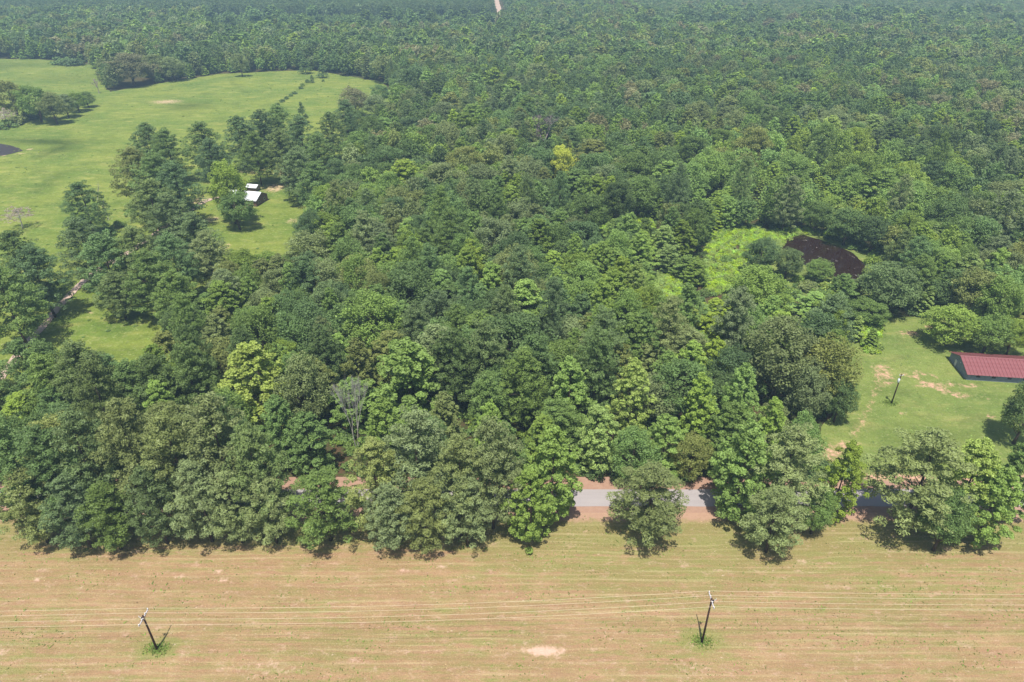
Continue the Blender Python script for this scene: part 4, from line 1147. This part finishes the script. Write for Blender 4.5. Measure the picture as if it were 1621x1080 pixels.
LAND = [  # picture place, words
    (546, 640, 'the bare grey roadside tree'), (640, 585, 'the broad bright round-topped tree'), (905, 620, 'the large bright tree'),
    (392, 590, 'the yellow-green tree'), (1290, 600, 'the large oaks'), (1310, 410, 'the pond'), (1150, 410, 'the vine clearing'),
    (1422, 470, 'the huge dark tree'), (1570, 575, 'the red roofed barn'), (890, 245, 'the golden yellow tree'), (863, 195, 'the mauve leafless tree'),
    (887, 365, 'the pointed leafy tree'), (180, 545, 'the small front lawn'), (425, 350, 'the house lawn'), (570, 150, 'the pasture corner'),
    (980, 357, 'the small vine patch'), (1540, 320, 'the pale dead tree'), (180, 690, 'the tall left pine'), (700, 740, 'the middle pine clump')]
ORD = ['closest'] + [w_ + ' closest' for w_ in 'second third fourth fifth sixth seventh eighth ninth tenth eleventh twelfth thirteenth fourteenth fifteenth sixteenth seventeenth eighteenth nineteenth twentieth'.split()] + ['twenty-%s closest' % w_ for w_ in 'first second third fourth fifth sixth seventh eighth ninth'.split()]
WORD = {'oak': 'rounded broadleaf tree', 'pine': 'pine', 'gum': 'leafy broadleaf tree', 'young': 'slender pointed sapling'}
idx = np.where(NEAR)[0]
keyed = {}
for i in idx:
    best = min(LAND, key=lambda L: math.hypot(qx[i] - L[0], 1.5 * (qy[i] - L[1])))
    dx, dy = qx[i] - best[0], 1.5 * (qy[i] - best[1])
    dr = ('right of' if dx > 0 else 'left of') if abs(dx) > abs(dy) else ('below' if dy > 0 else 'above')
    keyed.setdefault((TONE[i], KINDS[kd[i]], dr, best[2]), []).append((math.hypot(dx, dy), i))
for (tn, k_, dr, lm), L in keyed.items():
    L.sort()
    for q, (_, i) in enumerate(L):
        if q < len(ORD) and len(L) > 1:
            lab = f'{tn} {WORD[k_]} {ORD[q]} of such {dr} {lm}'; grp = None
        elif len(L) == 1:
            lab = f'only {tn} {WORD[k_]} {dr} {lm}'; grp = None
        else:
            lab = f'{tn} {WORD[k_]} in the closed woods well {dr} {lm}'; grp = f'{tn} {WORD[k_]}s well {dr} {lm}'
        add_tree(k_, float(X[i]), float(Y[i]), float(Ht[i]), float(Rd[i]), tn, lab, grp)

# -- the rest of the woods: one object of kind stuff, crowns set out by geometry nodes
forms = bpy.data.collections.new('tree_forms')
FORM = {}
def form(name, me, tone):
    o = bpy.data.objects.new(name, me); o.color = shade(COL[tone]); forms.objects.link(o); return o
lod = {}
for k_ in KINDS:
    for lv, (cnt, nl, sz) in enumerate([(4, {'oak': 3200, 'pine': 3600, 'gum': 2800, 'young': 1200}[k_], {'oak': .36, 'pine': .42, 'gum': .40, 'young': .34}[k_]),
                                        (3, {'oak': 620, 'pine': 700, 'gum': 560, 'young': 300}[k_], {'oak': .80, 'pine': .85, 'gum': .82, 'young': .65}[k_])]):
        L = []
        for s_ in range(cnt):
            V_, Q_, T_, h_, r_, cen_ = crown_mesh(k_, 900 + 17 * s_ + lv, nl, sz)
            V_ = V_ / np.array([r_, r_, h_])
            L.append(mesh_np('woods_' + k_, V_, Q_, T_, M['woods_needle'] if k_ == 'pine' else M['woods_leaf']))
        lod[(k_, lv)] = L
names = []
rest = np.where(~NEAR)[0]
fid = {}
num = 0
pid = np.zeros(len(rest), np.int32)
for j, i in enumerate(rest):
    lv = 0 if Y[i] < 620 else 1
    k_ = KINDS[kd[i]]
    s_ = int(u3[i] * 97) % len(lod[(k_, lv)])
    key = (k_, lv, s_)
    if key not in fid:
        fid[key] = num
        form('form_%04d' % num, lod[(k_, lv)][s_], 'dark green'); num += 1
    pid[j] = fid[key]

def woods_nodes(name, coll):
    g = bpy.data.node_groups.new(name, 'GeometryNodeTree')
    g.interface.new_socket('Geometry', in_out='INPUT', socket_type='NodeSocketGeometry')
    g.interface.new_socket('Geometry', in_out='OUTPUT', socket_type='NodeSocketGeometry')
    gi = g.nodes.new('NodeGroupInput'); go = g.nodes.new('NodeGroupOutput')
    ci = g.nodes.new('GeometryNodeCollectionInfo'); ci.inputs['Collection'].default_value = coll
    ci.inputs['Separate Children'].default_value = True; ci.inputs['Reset Children'].default_value = True
    ip = g.nodes.new('GeometryNodeInstanceOnPoints'); ip.inputs['Pick Instance'].default_value = True
    def attr(nm, ty):
        a = g.nodes.new('GeometryNodeInputNamedAttribute'); a.data_type = ty; a.inputs['Name'].default_value = nm; return a.outputs['Attribute']
    g.links.new(gi.outputs[0], ip.inputs['Points']); g.links.new(ci.outputs[0], ip.inputs['Instance'])
    g.links.new(attr('form', 'INT'), ip.inputs['Instance Index'])
    g.links.new(attr('turn', 'FLOAT_VECTOR'), ip.inputs['Rotation'])
    g.links.new(attr('size', 'FLOAT_VECTOR'), ip.inputs['Scale'])
    g.links.new(ip.outputs[0], go.inputs[0])
    return g
def scatter_object(name, pts, fid_, rot, size, coll, tint):
    me = bpy.data.meshes.new(name)
    me.vertices.add(len(pts)); me.vertices.foreach_set('co', np.asarray(pts, np.float32).ravel())
    a = me.attributes.new('form', 'INT', 'POINT'); a.data.foreach_set('value', np.asarray(fid_, np.int32))
    a = me.attributes.new('turn', 'FLOAT_VECTOR', 'POINT'); a.data.foreach_set('vector', np.asarray(rot, np.float32).ravel())
    a = me.attributes.new('size', 'FLOAT_VECTOR', 'POINT'); a.data.foreach_set('vector', np.asarray(size, np.float32).ravel())
    a = me.attributes.new('tint', 'FLOAT_COLOR', 'POINT'); a.data.foreach_set('color', np.column_stack([tint, np.ones(len(tint))]).astype(np.float32).ravel())
    me.update()
    o = put(name, me)
    mod = o.modifiers.new('scatter', 'NODES'); mod.node_group = woods_nodes(name + '_nodes', coll)
    return o
m_ = len(rest)
rot = np.zeros((m_, 3)); rot[:, 2] = RNG.random(m_) * 6.283
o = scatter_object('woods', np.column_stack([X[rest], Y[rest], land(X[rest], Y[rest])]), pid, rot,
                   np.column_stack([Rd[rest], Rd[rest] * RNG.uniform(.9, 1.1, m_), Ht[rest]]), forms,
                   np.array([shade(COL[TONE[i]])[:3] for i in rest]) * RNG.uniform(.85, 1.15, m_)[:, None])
tag(o, 'closed mixed woodland stretching back to the top of the photo', 'woods', kind='stuff')

# -- undergrowth: low leafy shrubs under and between the trees, and vines over the clearing
shr = bpy.data.collections.new('shrub_forms')
bm_low = []
for s_ in range(4):
    V_, Q_, T_, h_, r_, cen_ = crown_mesh('bush', 700 + s_, 420, 0.26)
    bm_low.append(mesh_np('shrub', V_ / np.array([r_, r_, h_]), Q_, T_, M['woods_leaf']))
tn_list = np.array([shade(COL[q])[:3] for q in ('dark green', 'deep green', 'mid green', 'light green', 'lime')])
for s_ in range(4):
    shr.objects.link(bpy.data.objects.new('form_%04d' % s_, bm_low[s_]))
def poly_points(Pp, cnt):
    xs = [p[0] for p in Pp]; ys = [p[1] for p in Pp]
    x = RNG.uniform(min(xs), max(xs), cnt); y = RNG.uniform(min(ys), max(ys), cnt)
    k_ = in_poly(Pp, x, y); return x[k_], y[k_]
ux = RNG.uniform(-230, 230, 9000); uy = RNG.uniform(ROAD1 + 4.5, 330, 9000)
ax, ay = project(ux, uy, 1.0)
k_ = ~is_clear(ax, ay) & (ax > -60) & (ax < 1690) & ~in_poly(YARD, ux, uy) & ~in_poly(PAST, ux, uy) & ~in_poly(POND, ux, uy)
ux, uy = ux[k_], uy[k_]
ex_ = RNG.uniform(-22, 78, 250); ey_ = RNG.uniform(ROAD1 + 3.2, ROAD1 + 8, 250); k_ = (fnoise(ex_ / 6, ey_ * 0 + 4, 2) > .42)  # shrub row added to darken the far verge in place of tree shade
ux = np.concatenate([ux, ex_[k_]]); uy = np.concatenate([uy, ey_[k_]])
m_ = len(ux)
rot = np.zeros((m_, 3)); rot[:, 2] = RNG.random(m_) * 6.283
sz = RNG.uniform(1.0, 2.6, m_)
o = scatter_object('undergrowth', np.column_stack([ux, uy, ux * 0]), RNG.integers(0, 4, m_), rot, np.column_stack([sz, sz, sz * RNG.uniform(.7, 1.5, m_)]), shr, tn_list[RNG.integers(0, 3, m_)])
tag(o, 'low shrubs growing on the shaded floor of the woods', 'undergrowth', kind='stuff')

vx = []; vy = []
for Pp, cnt in (([(1118, 378), (1140, 362), (1195, 360), (1240, 370), (1240, 392), (1200, 410), (1188, 455), (1150, 470), (1116, 462)], 2300),
                ([(930, 350), (1030, 343), (1035, 366), (940, 375)], 900), ([(1035, 435), (1100, 425), (1095, 480), (1045, 485)], 500),
                ([(1380, 385), (1440, 400), (1425, 440), (1375, 425)], 260), ([(1200, 372), (1262, 362), (1330, 374), (1262, 372), (1235, 390)], 500),
                ([(1345, 500), (1395, 515), (1392, 560), (1370, 560)], 350)):
    a, b_ = poly_points([ground(*p) for p in Pp], cnt); vx.append(a); vy.append(b_)
vx = np.concatenate(vx); vy = np.concatenate(vy); m_ = len(vx)
rot = np.zeros((m_, 3)); rot[:, 2] = RNG.random(m_) * 6.283
sz = RNG.uniform(.7, 1.7, m_); nn = fnoise(vx / 7, vy / 7, 2)
o = scatter_object('vines', np.column_stack([vx, vy, vx * 0]), RNG.integers(0, 4, m_), rot,
                   np.column_stack([sz, sz, sz * (.5 + 1.4 * nn)]), shr, tn_list[np.where(nn > .35, RNG.integers(3, 6, m_).clip(0, 4), 3)] * RNG.uniform(.8, 1.2, m_)[:, None])
tag(o, 'light green vines and weeds smothering the clearing beside the dark pond', 'vines', kind='stuff')

wx0, wx1, wy0, wy1 = PA[:, 0].min(), PA[:, 0].max(), PA[:, 1].min(), PA[:, 1].max()
px_ = RNG.uniform(wx0, wx1, 5200); py_ = RNG.uniform(wy0, wy1, 5200)
k_ = in_poly(PAST, px_, py_) & ((fnoise(px_ / 25, py_ / 25, 3) > .52) | (RNG.random(5200) < .25)); px_, py_ = px_[k_], py_[k_]
dd_ = poly_dist(PAST, px_, py_)
yx_ = RNG.uniform(70, 220, 900); yy2 = RNG.uniform(115, 190, 900); k_ = in_poly(YARD, yx_, yy2); yx_, yy2 = yx_[k_], yy2[k_]
sx2 = np.concatenate([px_, yx_]); sy2 = np.concatenate([py_, yy2]); m_ = len(sx2)
sz = np.concatenate([RNG.uniform(.25, .8, len(px_)), RNG.uniform(.10, .28, len(yx_))])
rot = np.zeros((m_, 3)); rot[:, 2] = RNG.random(m_) * 6.283
o = scatter_object('pasture_weeds', np.column_stack([sx2, sy2, land(sx2, sy2)]), RNG.integers(0, 4, m_), rot, np.column_stack([sz, sz, sz * .6]), shr,
                   tn_list[RNG.integers(1, 4, m_)] * RNG.uniform(.8, 1.4, m_)[:, None])
tag(o, 'tufts of taller weeds dotted over the pasture and the yard', 'weeds', kind='stuff')

# ------------------------------------------------------------------ utility poles and wires
def utility_pole(base_px, h, label, transformer_side):
    x, y = ground(*base_px)
    o = empty('utility_pole', (x, y, 0))
    tag(o, label, 'utility pole', 'utility poles along the field')
    mb = MB(); mb.tube([(0, 0, -.3), (0, 0, h * .5), (0, 0, h)], [.19, .165, .13], 12); mb.build('post', M['pole'], o, True)
    mb = MB(); mb.box(-.07, .07, -1.65, 1.65, h - .62, h - .44); mb.build('crossarm', M['arm'], o)
    ins = []
    for yy_ in (-1.55, -.55, .62, 1.55):
        mb = MB(); mb.tube([(0, yy_, h - .44), (0, yy_, h - .36), (0, yy_, h - .30), (0, yy_, h - .20), (0, yy_, h - .12)], [.03, .035, .10, .10, .05], 8)
        mb.build('insulator', M['insulator'], o, True); ins.append((x, y + yy_, h - .12))
    for s_ in (-1, 1):
        mb = MB(); mb.tube([(0, s_ * .8, h - .60), (0, 0, h - 1.35)], .025, 5); mb.build('brace', M['arm'], o)
    s_ = transformer_side
    mb = MB(); mb.tube([(.36 * s_, .1, h - 1.3), (.36 * s_, .1, h - 1.25), (.36 * s_, .1, h - .65), (.36 * s_, .1, h - .58)], [.13, .16, .16, .12], 12)
    mb.build('cutout', M['dark'], o, True)
    mb = MB(); mb.tube([(.0, .1, h - .9), (.75 * s_, .1, h - .55)], .035, 6); mb.tube([(.75 * s_, .1, h - .58), (.78 * s_, .1, h - .28)], [.06, .05], 8)
    mb.build('bracket', M['insulator'], o)
    return ins
i1 = utility_pole(POLES[0], 9.0, 'dark utility pole with a white crossarm at lower left of the mown field', -1)
i2 = utility_pole(POLES[1], 11.6, 'dark utility pole with a crossarm at lower right of the mown field', 1)
DX = i2[0][0] - i1[0][0]
for q in range(4):
    a, b_ = i1[q], i2[q]
    left = (a[0] - DX, a[1] - 1.0, a[2] + .6); right = (b_[0] + DX, b_[1], b_[2] - .5)
    mb = MB(); pts = []
    for (p, s_, sag) in ((left, a, .8), (a, b_, 1.3), (b_, right, .6)):
        for t_ in range(14):
            u = t_ / 14
            pts.append((p[0] + (s_[0] - p[0]) * u, p[1] + (s_[1] - p[1]) * u, p[2] + (s_[2] - p[2]) * u - sag * 4 * u * (1 - u)))
    pts.append(right)
    mb.tube(pts, .016, 5)
    o = mb.build('power_line', M['wire'], smooth=True)
    tag(o, ['nearest overhead wire to the camera on the field poles', 'second nearest overhead wire on the field poles', 'third overhead wire on the field poles, one before the farthest', 'farthest overhead wire on the field poles, closest to the road'][q],
        'wire', 'overhead wires along the field')
# pole in the yard, with a white transformer can
x, y = ground(1411, 639)
o = empty('utility_pole', (x, y, .036)); tag(o, 'dark pole with a white transformer standing alone on the grassy yard', 'utility pole')
h = 9.2
mb = MB(); mb.tube([(0, 0, -.3), (0, 0, h * .5), (0, 0, h)], [.17, .15, .12], 12); mb.build('post', M['pole'], o, True)
mb = MB(); mb.tube([(-.32, -.2, h - 2.45), (-.32, -.2, h - 2.40), (-.32, -.2, h - 1.45), (-.32, -.2, h - 1.36)], [.22, .27, .27, .18], 14); t_ = mb.build('transformer', M['tank'], o, True)
mb = MB(); mb.tube([(-.32, -.2, h - 1.36), (-.32, -.2, h - 1.1)], [.05, .04], 8); mb.build('bushing', M['insulator'], t_, True)
mb = MB(); mb.box(-.5, .6, -.05, .05, h - .5, h - .4); mb.build('crossarm', M['arm'], o)
for sx_ in (-.45, .55):
    mb = MB(); mb.tube([(sx_, 0, h - .4), (sx_, 0, h - .3), (sx_, 0, h - .15)], [.03, .08, .05], 8); mb.build('insulator', M['insulator'], o, True)

# ------------------------------------------------------------------ barn with the red roof
bx0, by0 = ground(1528, 602)
barn = empty('barn', (bx0, by0, 0.03), R(-7)); tag(barn, 'long low barn with a rusty red metal roof and grey block walls at the right', 'barn')
LB, WB, EB, RB = 30.0, 11.0, 2.2, 4.4
# block walls: real courses on the wall that faces us and on the left end
mb = MB(); mb.box(0.2, LB, 0.2, .35, 0, EB); mb.box(0.2, LB, WB - .2, WB, 0, EB); mb.box(LB - .2, LB, .35, WB - .2, 0, EB)
wall = mb.build('wall', M['block'], barn)
mb = MB(); mb.add([(0.2, .35, 0), (0.2, WB - .2, 0), (0.2, WB - .2, EB), (0.2, WB / 2, RB - .1), (0.2, .35, EB), (0.35, .35, 0), (0.35, WB - .2, 0), (0.35, WB - .2, EB), (0.35, WB / 2, RB - .1), (0.35, .35, EB)],
                  [(4, 3, 2, 1, 0), (5, 6, 7, 8, 9), (0, 1, 6, 5), (1, 2, 7, 6), (2, 3, 8, 7), (3, 4, 9, 8), (4, 0, 5, 9)])
mb.build('gable', M['block'], barn)
mb = MB()
for rr_ in range(11):
    for q in range(int(LB / .6)):
        xa = .2 + q * .6 + (.3 if rr_ % 2 else 0) ; 
        if xa + .58 > LB: continue
        mb.box(xa, xa + .585, .17, .2, rr_ * .2 + .01, rr_ * .2 + .19)
o = mb.build('block_course', M['block'], barn); tag(o, kind='stuff')
mb = MB(); mb.box(.08, .2, WB * .62, WB * .62 + .9, .1, 2.0); mb.build('door', M['trim'], barn)
for q in range(7):
    mb = MB(); mb.box(2.5 + q * 4, 3.5 + q * 4, .15, .17, 1.0, 1.8); mb.build('window', M['dark'], barn)
mb = MB(); mb.tube([(.05, WB * .45, 2.5), (.05, WB * .45, 2.75)], [.16, .12], 8); mb.build('lamp', M['white_metal'], barn)
# roofing sheets with a standing rib at each joint
def roof_sheet(side, q):
    x0_, x1_ = -.4 + q * .95, -.4 + (q + 1) * .95
    if side == 0: ya, yb = -.55, WB / 2
    else: ya, yb = WB + .55, WB / 2
    za = EB - .12; zb = RB
    pr = [(x0_, 0), (x0_ + .04, .11), (x0_ + .09, .11), (x0_ + .13, 0.02), (x0_ + .5, .035), (x1_, .02)]
    vs = [(p, ya, za + q_) for p, q_ in pr] + [(p, yb, zb + q_) for p, q_ in pr]
    n_ = len(pr)
    fs = [(i, i + 1, i + 1 + n_, i + n_) for i in range(n_ - 1)]
    if side: fs = [f[::-1] for f in fs]
    mb = MB(); mb.add(vs, fs); return mb
ms = [roof_sheet(s_, 0).mesh('roof_panel', M['roof']) for s_ in (0, 1)]
for s_ in (0, 1):
    for q in range(int(LB / .95) + 1):
        p_ = put('roof_panel', ms[s_], barn, (q * .95, 0, random.uniform(-.012, .012)))
mb = MB(); mb.add([(-.45, WB / 2 - .22, RB - .02), (LB + .6, WB / 2 - .22, RB - .02), (LB + .6, WB / 2, RB + .16), (-.45, WB / 2, RB + .16), (LB + .6, WB / 2 + .22, RB - .02), (-.45, WB / 2 + .22, RB - .02)],
                  [(0, 1, 2, 3), (3, 2, 4, 5)])
mb.build('ridge_cap', M['roof'], barn)

# ------------------------------------------------------------------ house with the white roof
def gable_house(name, loc, rz, L, Wd, eave, ridge, label, wallm, roofm, over=.5):
    o = empty(name, loc, rz); tag(o, label, 'house' if name == 'house' else 'shed')
    mb = MB()
    mb.add([(0, -Wd / 2, 0), (0, Wd / 2, 0), (0, Wd / 2, eave), (0, 0, ridge), (0, -Wd / 2, eave), (-L, -Wd / 2, 0), (-L, Wd / 2, 0), (-L, Wd / 2, eave), (-L, 0, ridge), (-L, -Wd / 2, eave)],
           [(0, 1, 2, 3, 4), (9, 8, 7, 6, 5), (0, 4, 9, 5), (1, 6, 7, 2)])
    mb.build('wall', wallm, o)
    for s_ in (-1, 1):
        sl = (ridge - eave) / (Wd / 2)
        ye = (Wd / 2 + over) * s_; ze = eave - over * sl + .06
        mb = MB(); t_ = .10
        mb.add([(over, ye, ze), (over, 0, ridge + .06), (-L - over, 0, ridge + .06), (-L - over, ye, ze), (over, ye, ze + t_), (over, 0, ridge + .06 + t_), (-L - over, 0, ridge + .06 + t_), (-L - over, ye, ze + t_)],
               [(0, 1, 2, 3), (7, 6, 5, 4), (0, 4, 5, 1), (3, 2, 6, 7), (0, 3, 7, 4)])
        mb.build('roof', roofm, o)
    for yy_ in (-Wd * .25, Wd * .22):
        mb = MB(); mb.box(.0, .05, yy_ - .6, yy_ + .6, 1.0, 2.2); f_ = mb.build('window', M['trim'], o)
        mb = MB(); mb.box(.05, .07, yy_ - .5, yy_ + .5, 1.1, 2.1); mb.build('pane', M['glass'], f_)
    return o
ax, ay = ground(407, 330); bx, by = ground(425, 319)
wdt = math.hypot(bx - ax, by - ay)
ang = math.atan2(by - ay, bx - ax) - math.pi / 2
zc = float(land((ax + bx) / 2, (ay + by) / 2))
gable_house('house', ((ax + bx) / 2, (ay + by) / 2, zc - .1), ang, 15, wdt, 3.0, 5.2, 'house with a white metal roof half hidden under the broad tree', M['brick'], M['white_metal'])
sx_, sy_ = ground(410, 306)
gable_house('shed', (sx_, sy_, float(land(sx_, sy_)) - .1), ang, 5, 3.6, 2.2, 3.0, 'small shed with a white roof just behind the house', M['brick'], M['white_metal'])

# ------------------------------------------------------------------ straw and weed tufts on the field
def tufts(name, x, y, z, hgt, wid, mat, tone):
    n_ = len(x); a = RNG.random(n_) * 6.283
    d = np.column_stack([np.cos(a), np.sin(a), a * 0]) * wid[:, None]
    P0 = np.column_stack([x, y, z]); lean = np.column_stack([RNG.normal(size=n_) * hgt * .8, RNG.normal(size=n_) * hgt * .8, hgt])
    V = np.stack([P0 - d, P0 + d, P0 + lean], 1).reshape(-1, 3)
    return put(name, mesh_np(name, V, np.arange(3 * n_).reshape(n_, 3), np.repeat(tone, 3), mat))
straw_m = leaf_material('straw', 0.35, 0.2, 0.8)
n_ = 42000
x = RNG.uniform(-110, 110, n_); y = RNG.uniform(62, FIELD_END - 1, n_)
k_ = fnoise(x / 5, y / 1.5, 3) + .12 * np.sin(y * 2 * math.pi / 2.9) > RNG.uniform(.35, .75, n_)
x, y = x[k_], y[k_]
o = tufts('hay_stubble', x, y, np.full(len(x), .02), RNG.uniform(.05, .16, len(x)), RNG.uniform(.04, .13, len(x)), straw_m, RNG.random(len(x)))
o.color = (0.42, 0.31, 0.17, 1); tag(o, 'cut straw and stubble scattered in rows over the mown field', 'stubble', kind='stuff')
n_ = 16000
x = RNG.uniform(-110, 110, n_); y = RNG.uniform(62, FIELD_END - 1, n_)
k_ = fnoise(x / 8 + 40, y / 2, 3) > RNG.uniform(.45, .8, n_); x, y = x[k_], y[k_]
wx_ = [x]; wy_ = [y]
for gx_, gy_ in PG + [ground(1411, 639)]:
    wx_.append(gx_ + RNG.normal(size=420) * .95); wy_.append(gy_ + .2 + RNG.normal(size=420) * .6)
x = np.concatenate(wx_); y = np.concatenate(wy_)
o = tufts('field_weeds', x, y, np.full(len(x), .03), RNG.uniform(.15, .40, len(x)), RNG.uniform(.08, .18, len(x)), straw_m, RNG.random(len(x)))
o.color = (0.17, 0.24, 0.05, 1); tag(o, 'green weeds in the mown field, thickest round the feet of the poles', 'weeds', kind='stuff')

# ------------------------------------------------------------------ haze
mb = MB(); mb.box(-HALF - 50, HALF + 50, -1550, HALF + 50, -1.2, H + 6)
hz = mb.build('haze', None)
m = bpy.data.materials.new('haze'); m.use_nodes = True
t = m.node_tree; t.nodes.remove(t.nodes['Principled BSDF'])
pv = t.nodes.new('ShaderNodeVolumePrincipled')
pv.inputs['Color'].default_value = (0.52, 0.78, 1.0, 1)
pv.inputs['Density'].default_value = 0.00026
pv.inputs['Anisotropy'].default_value = 0.0
t.links.new(pv.outputs[0], t.nodes['Material Output'].inputs['Volume'])
hz.data.materials.append(m)
tag(hz, 'thin blue summer haze over the woods', 'haze', kind='stuff')
print('TREES', len(TREES), 'woods', len(rest), 'forms', num, {k_: sum(1 for q in TREES if q[3] == k_) for k_ in ('oak', 'pine', 'gum', 'young', 'bush', 'dead', 'cedar')})
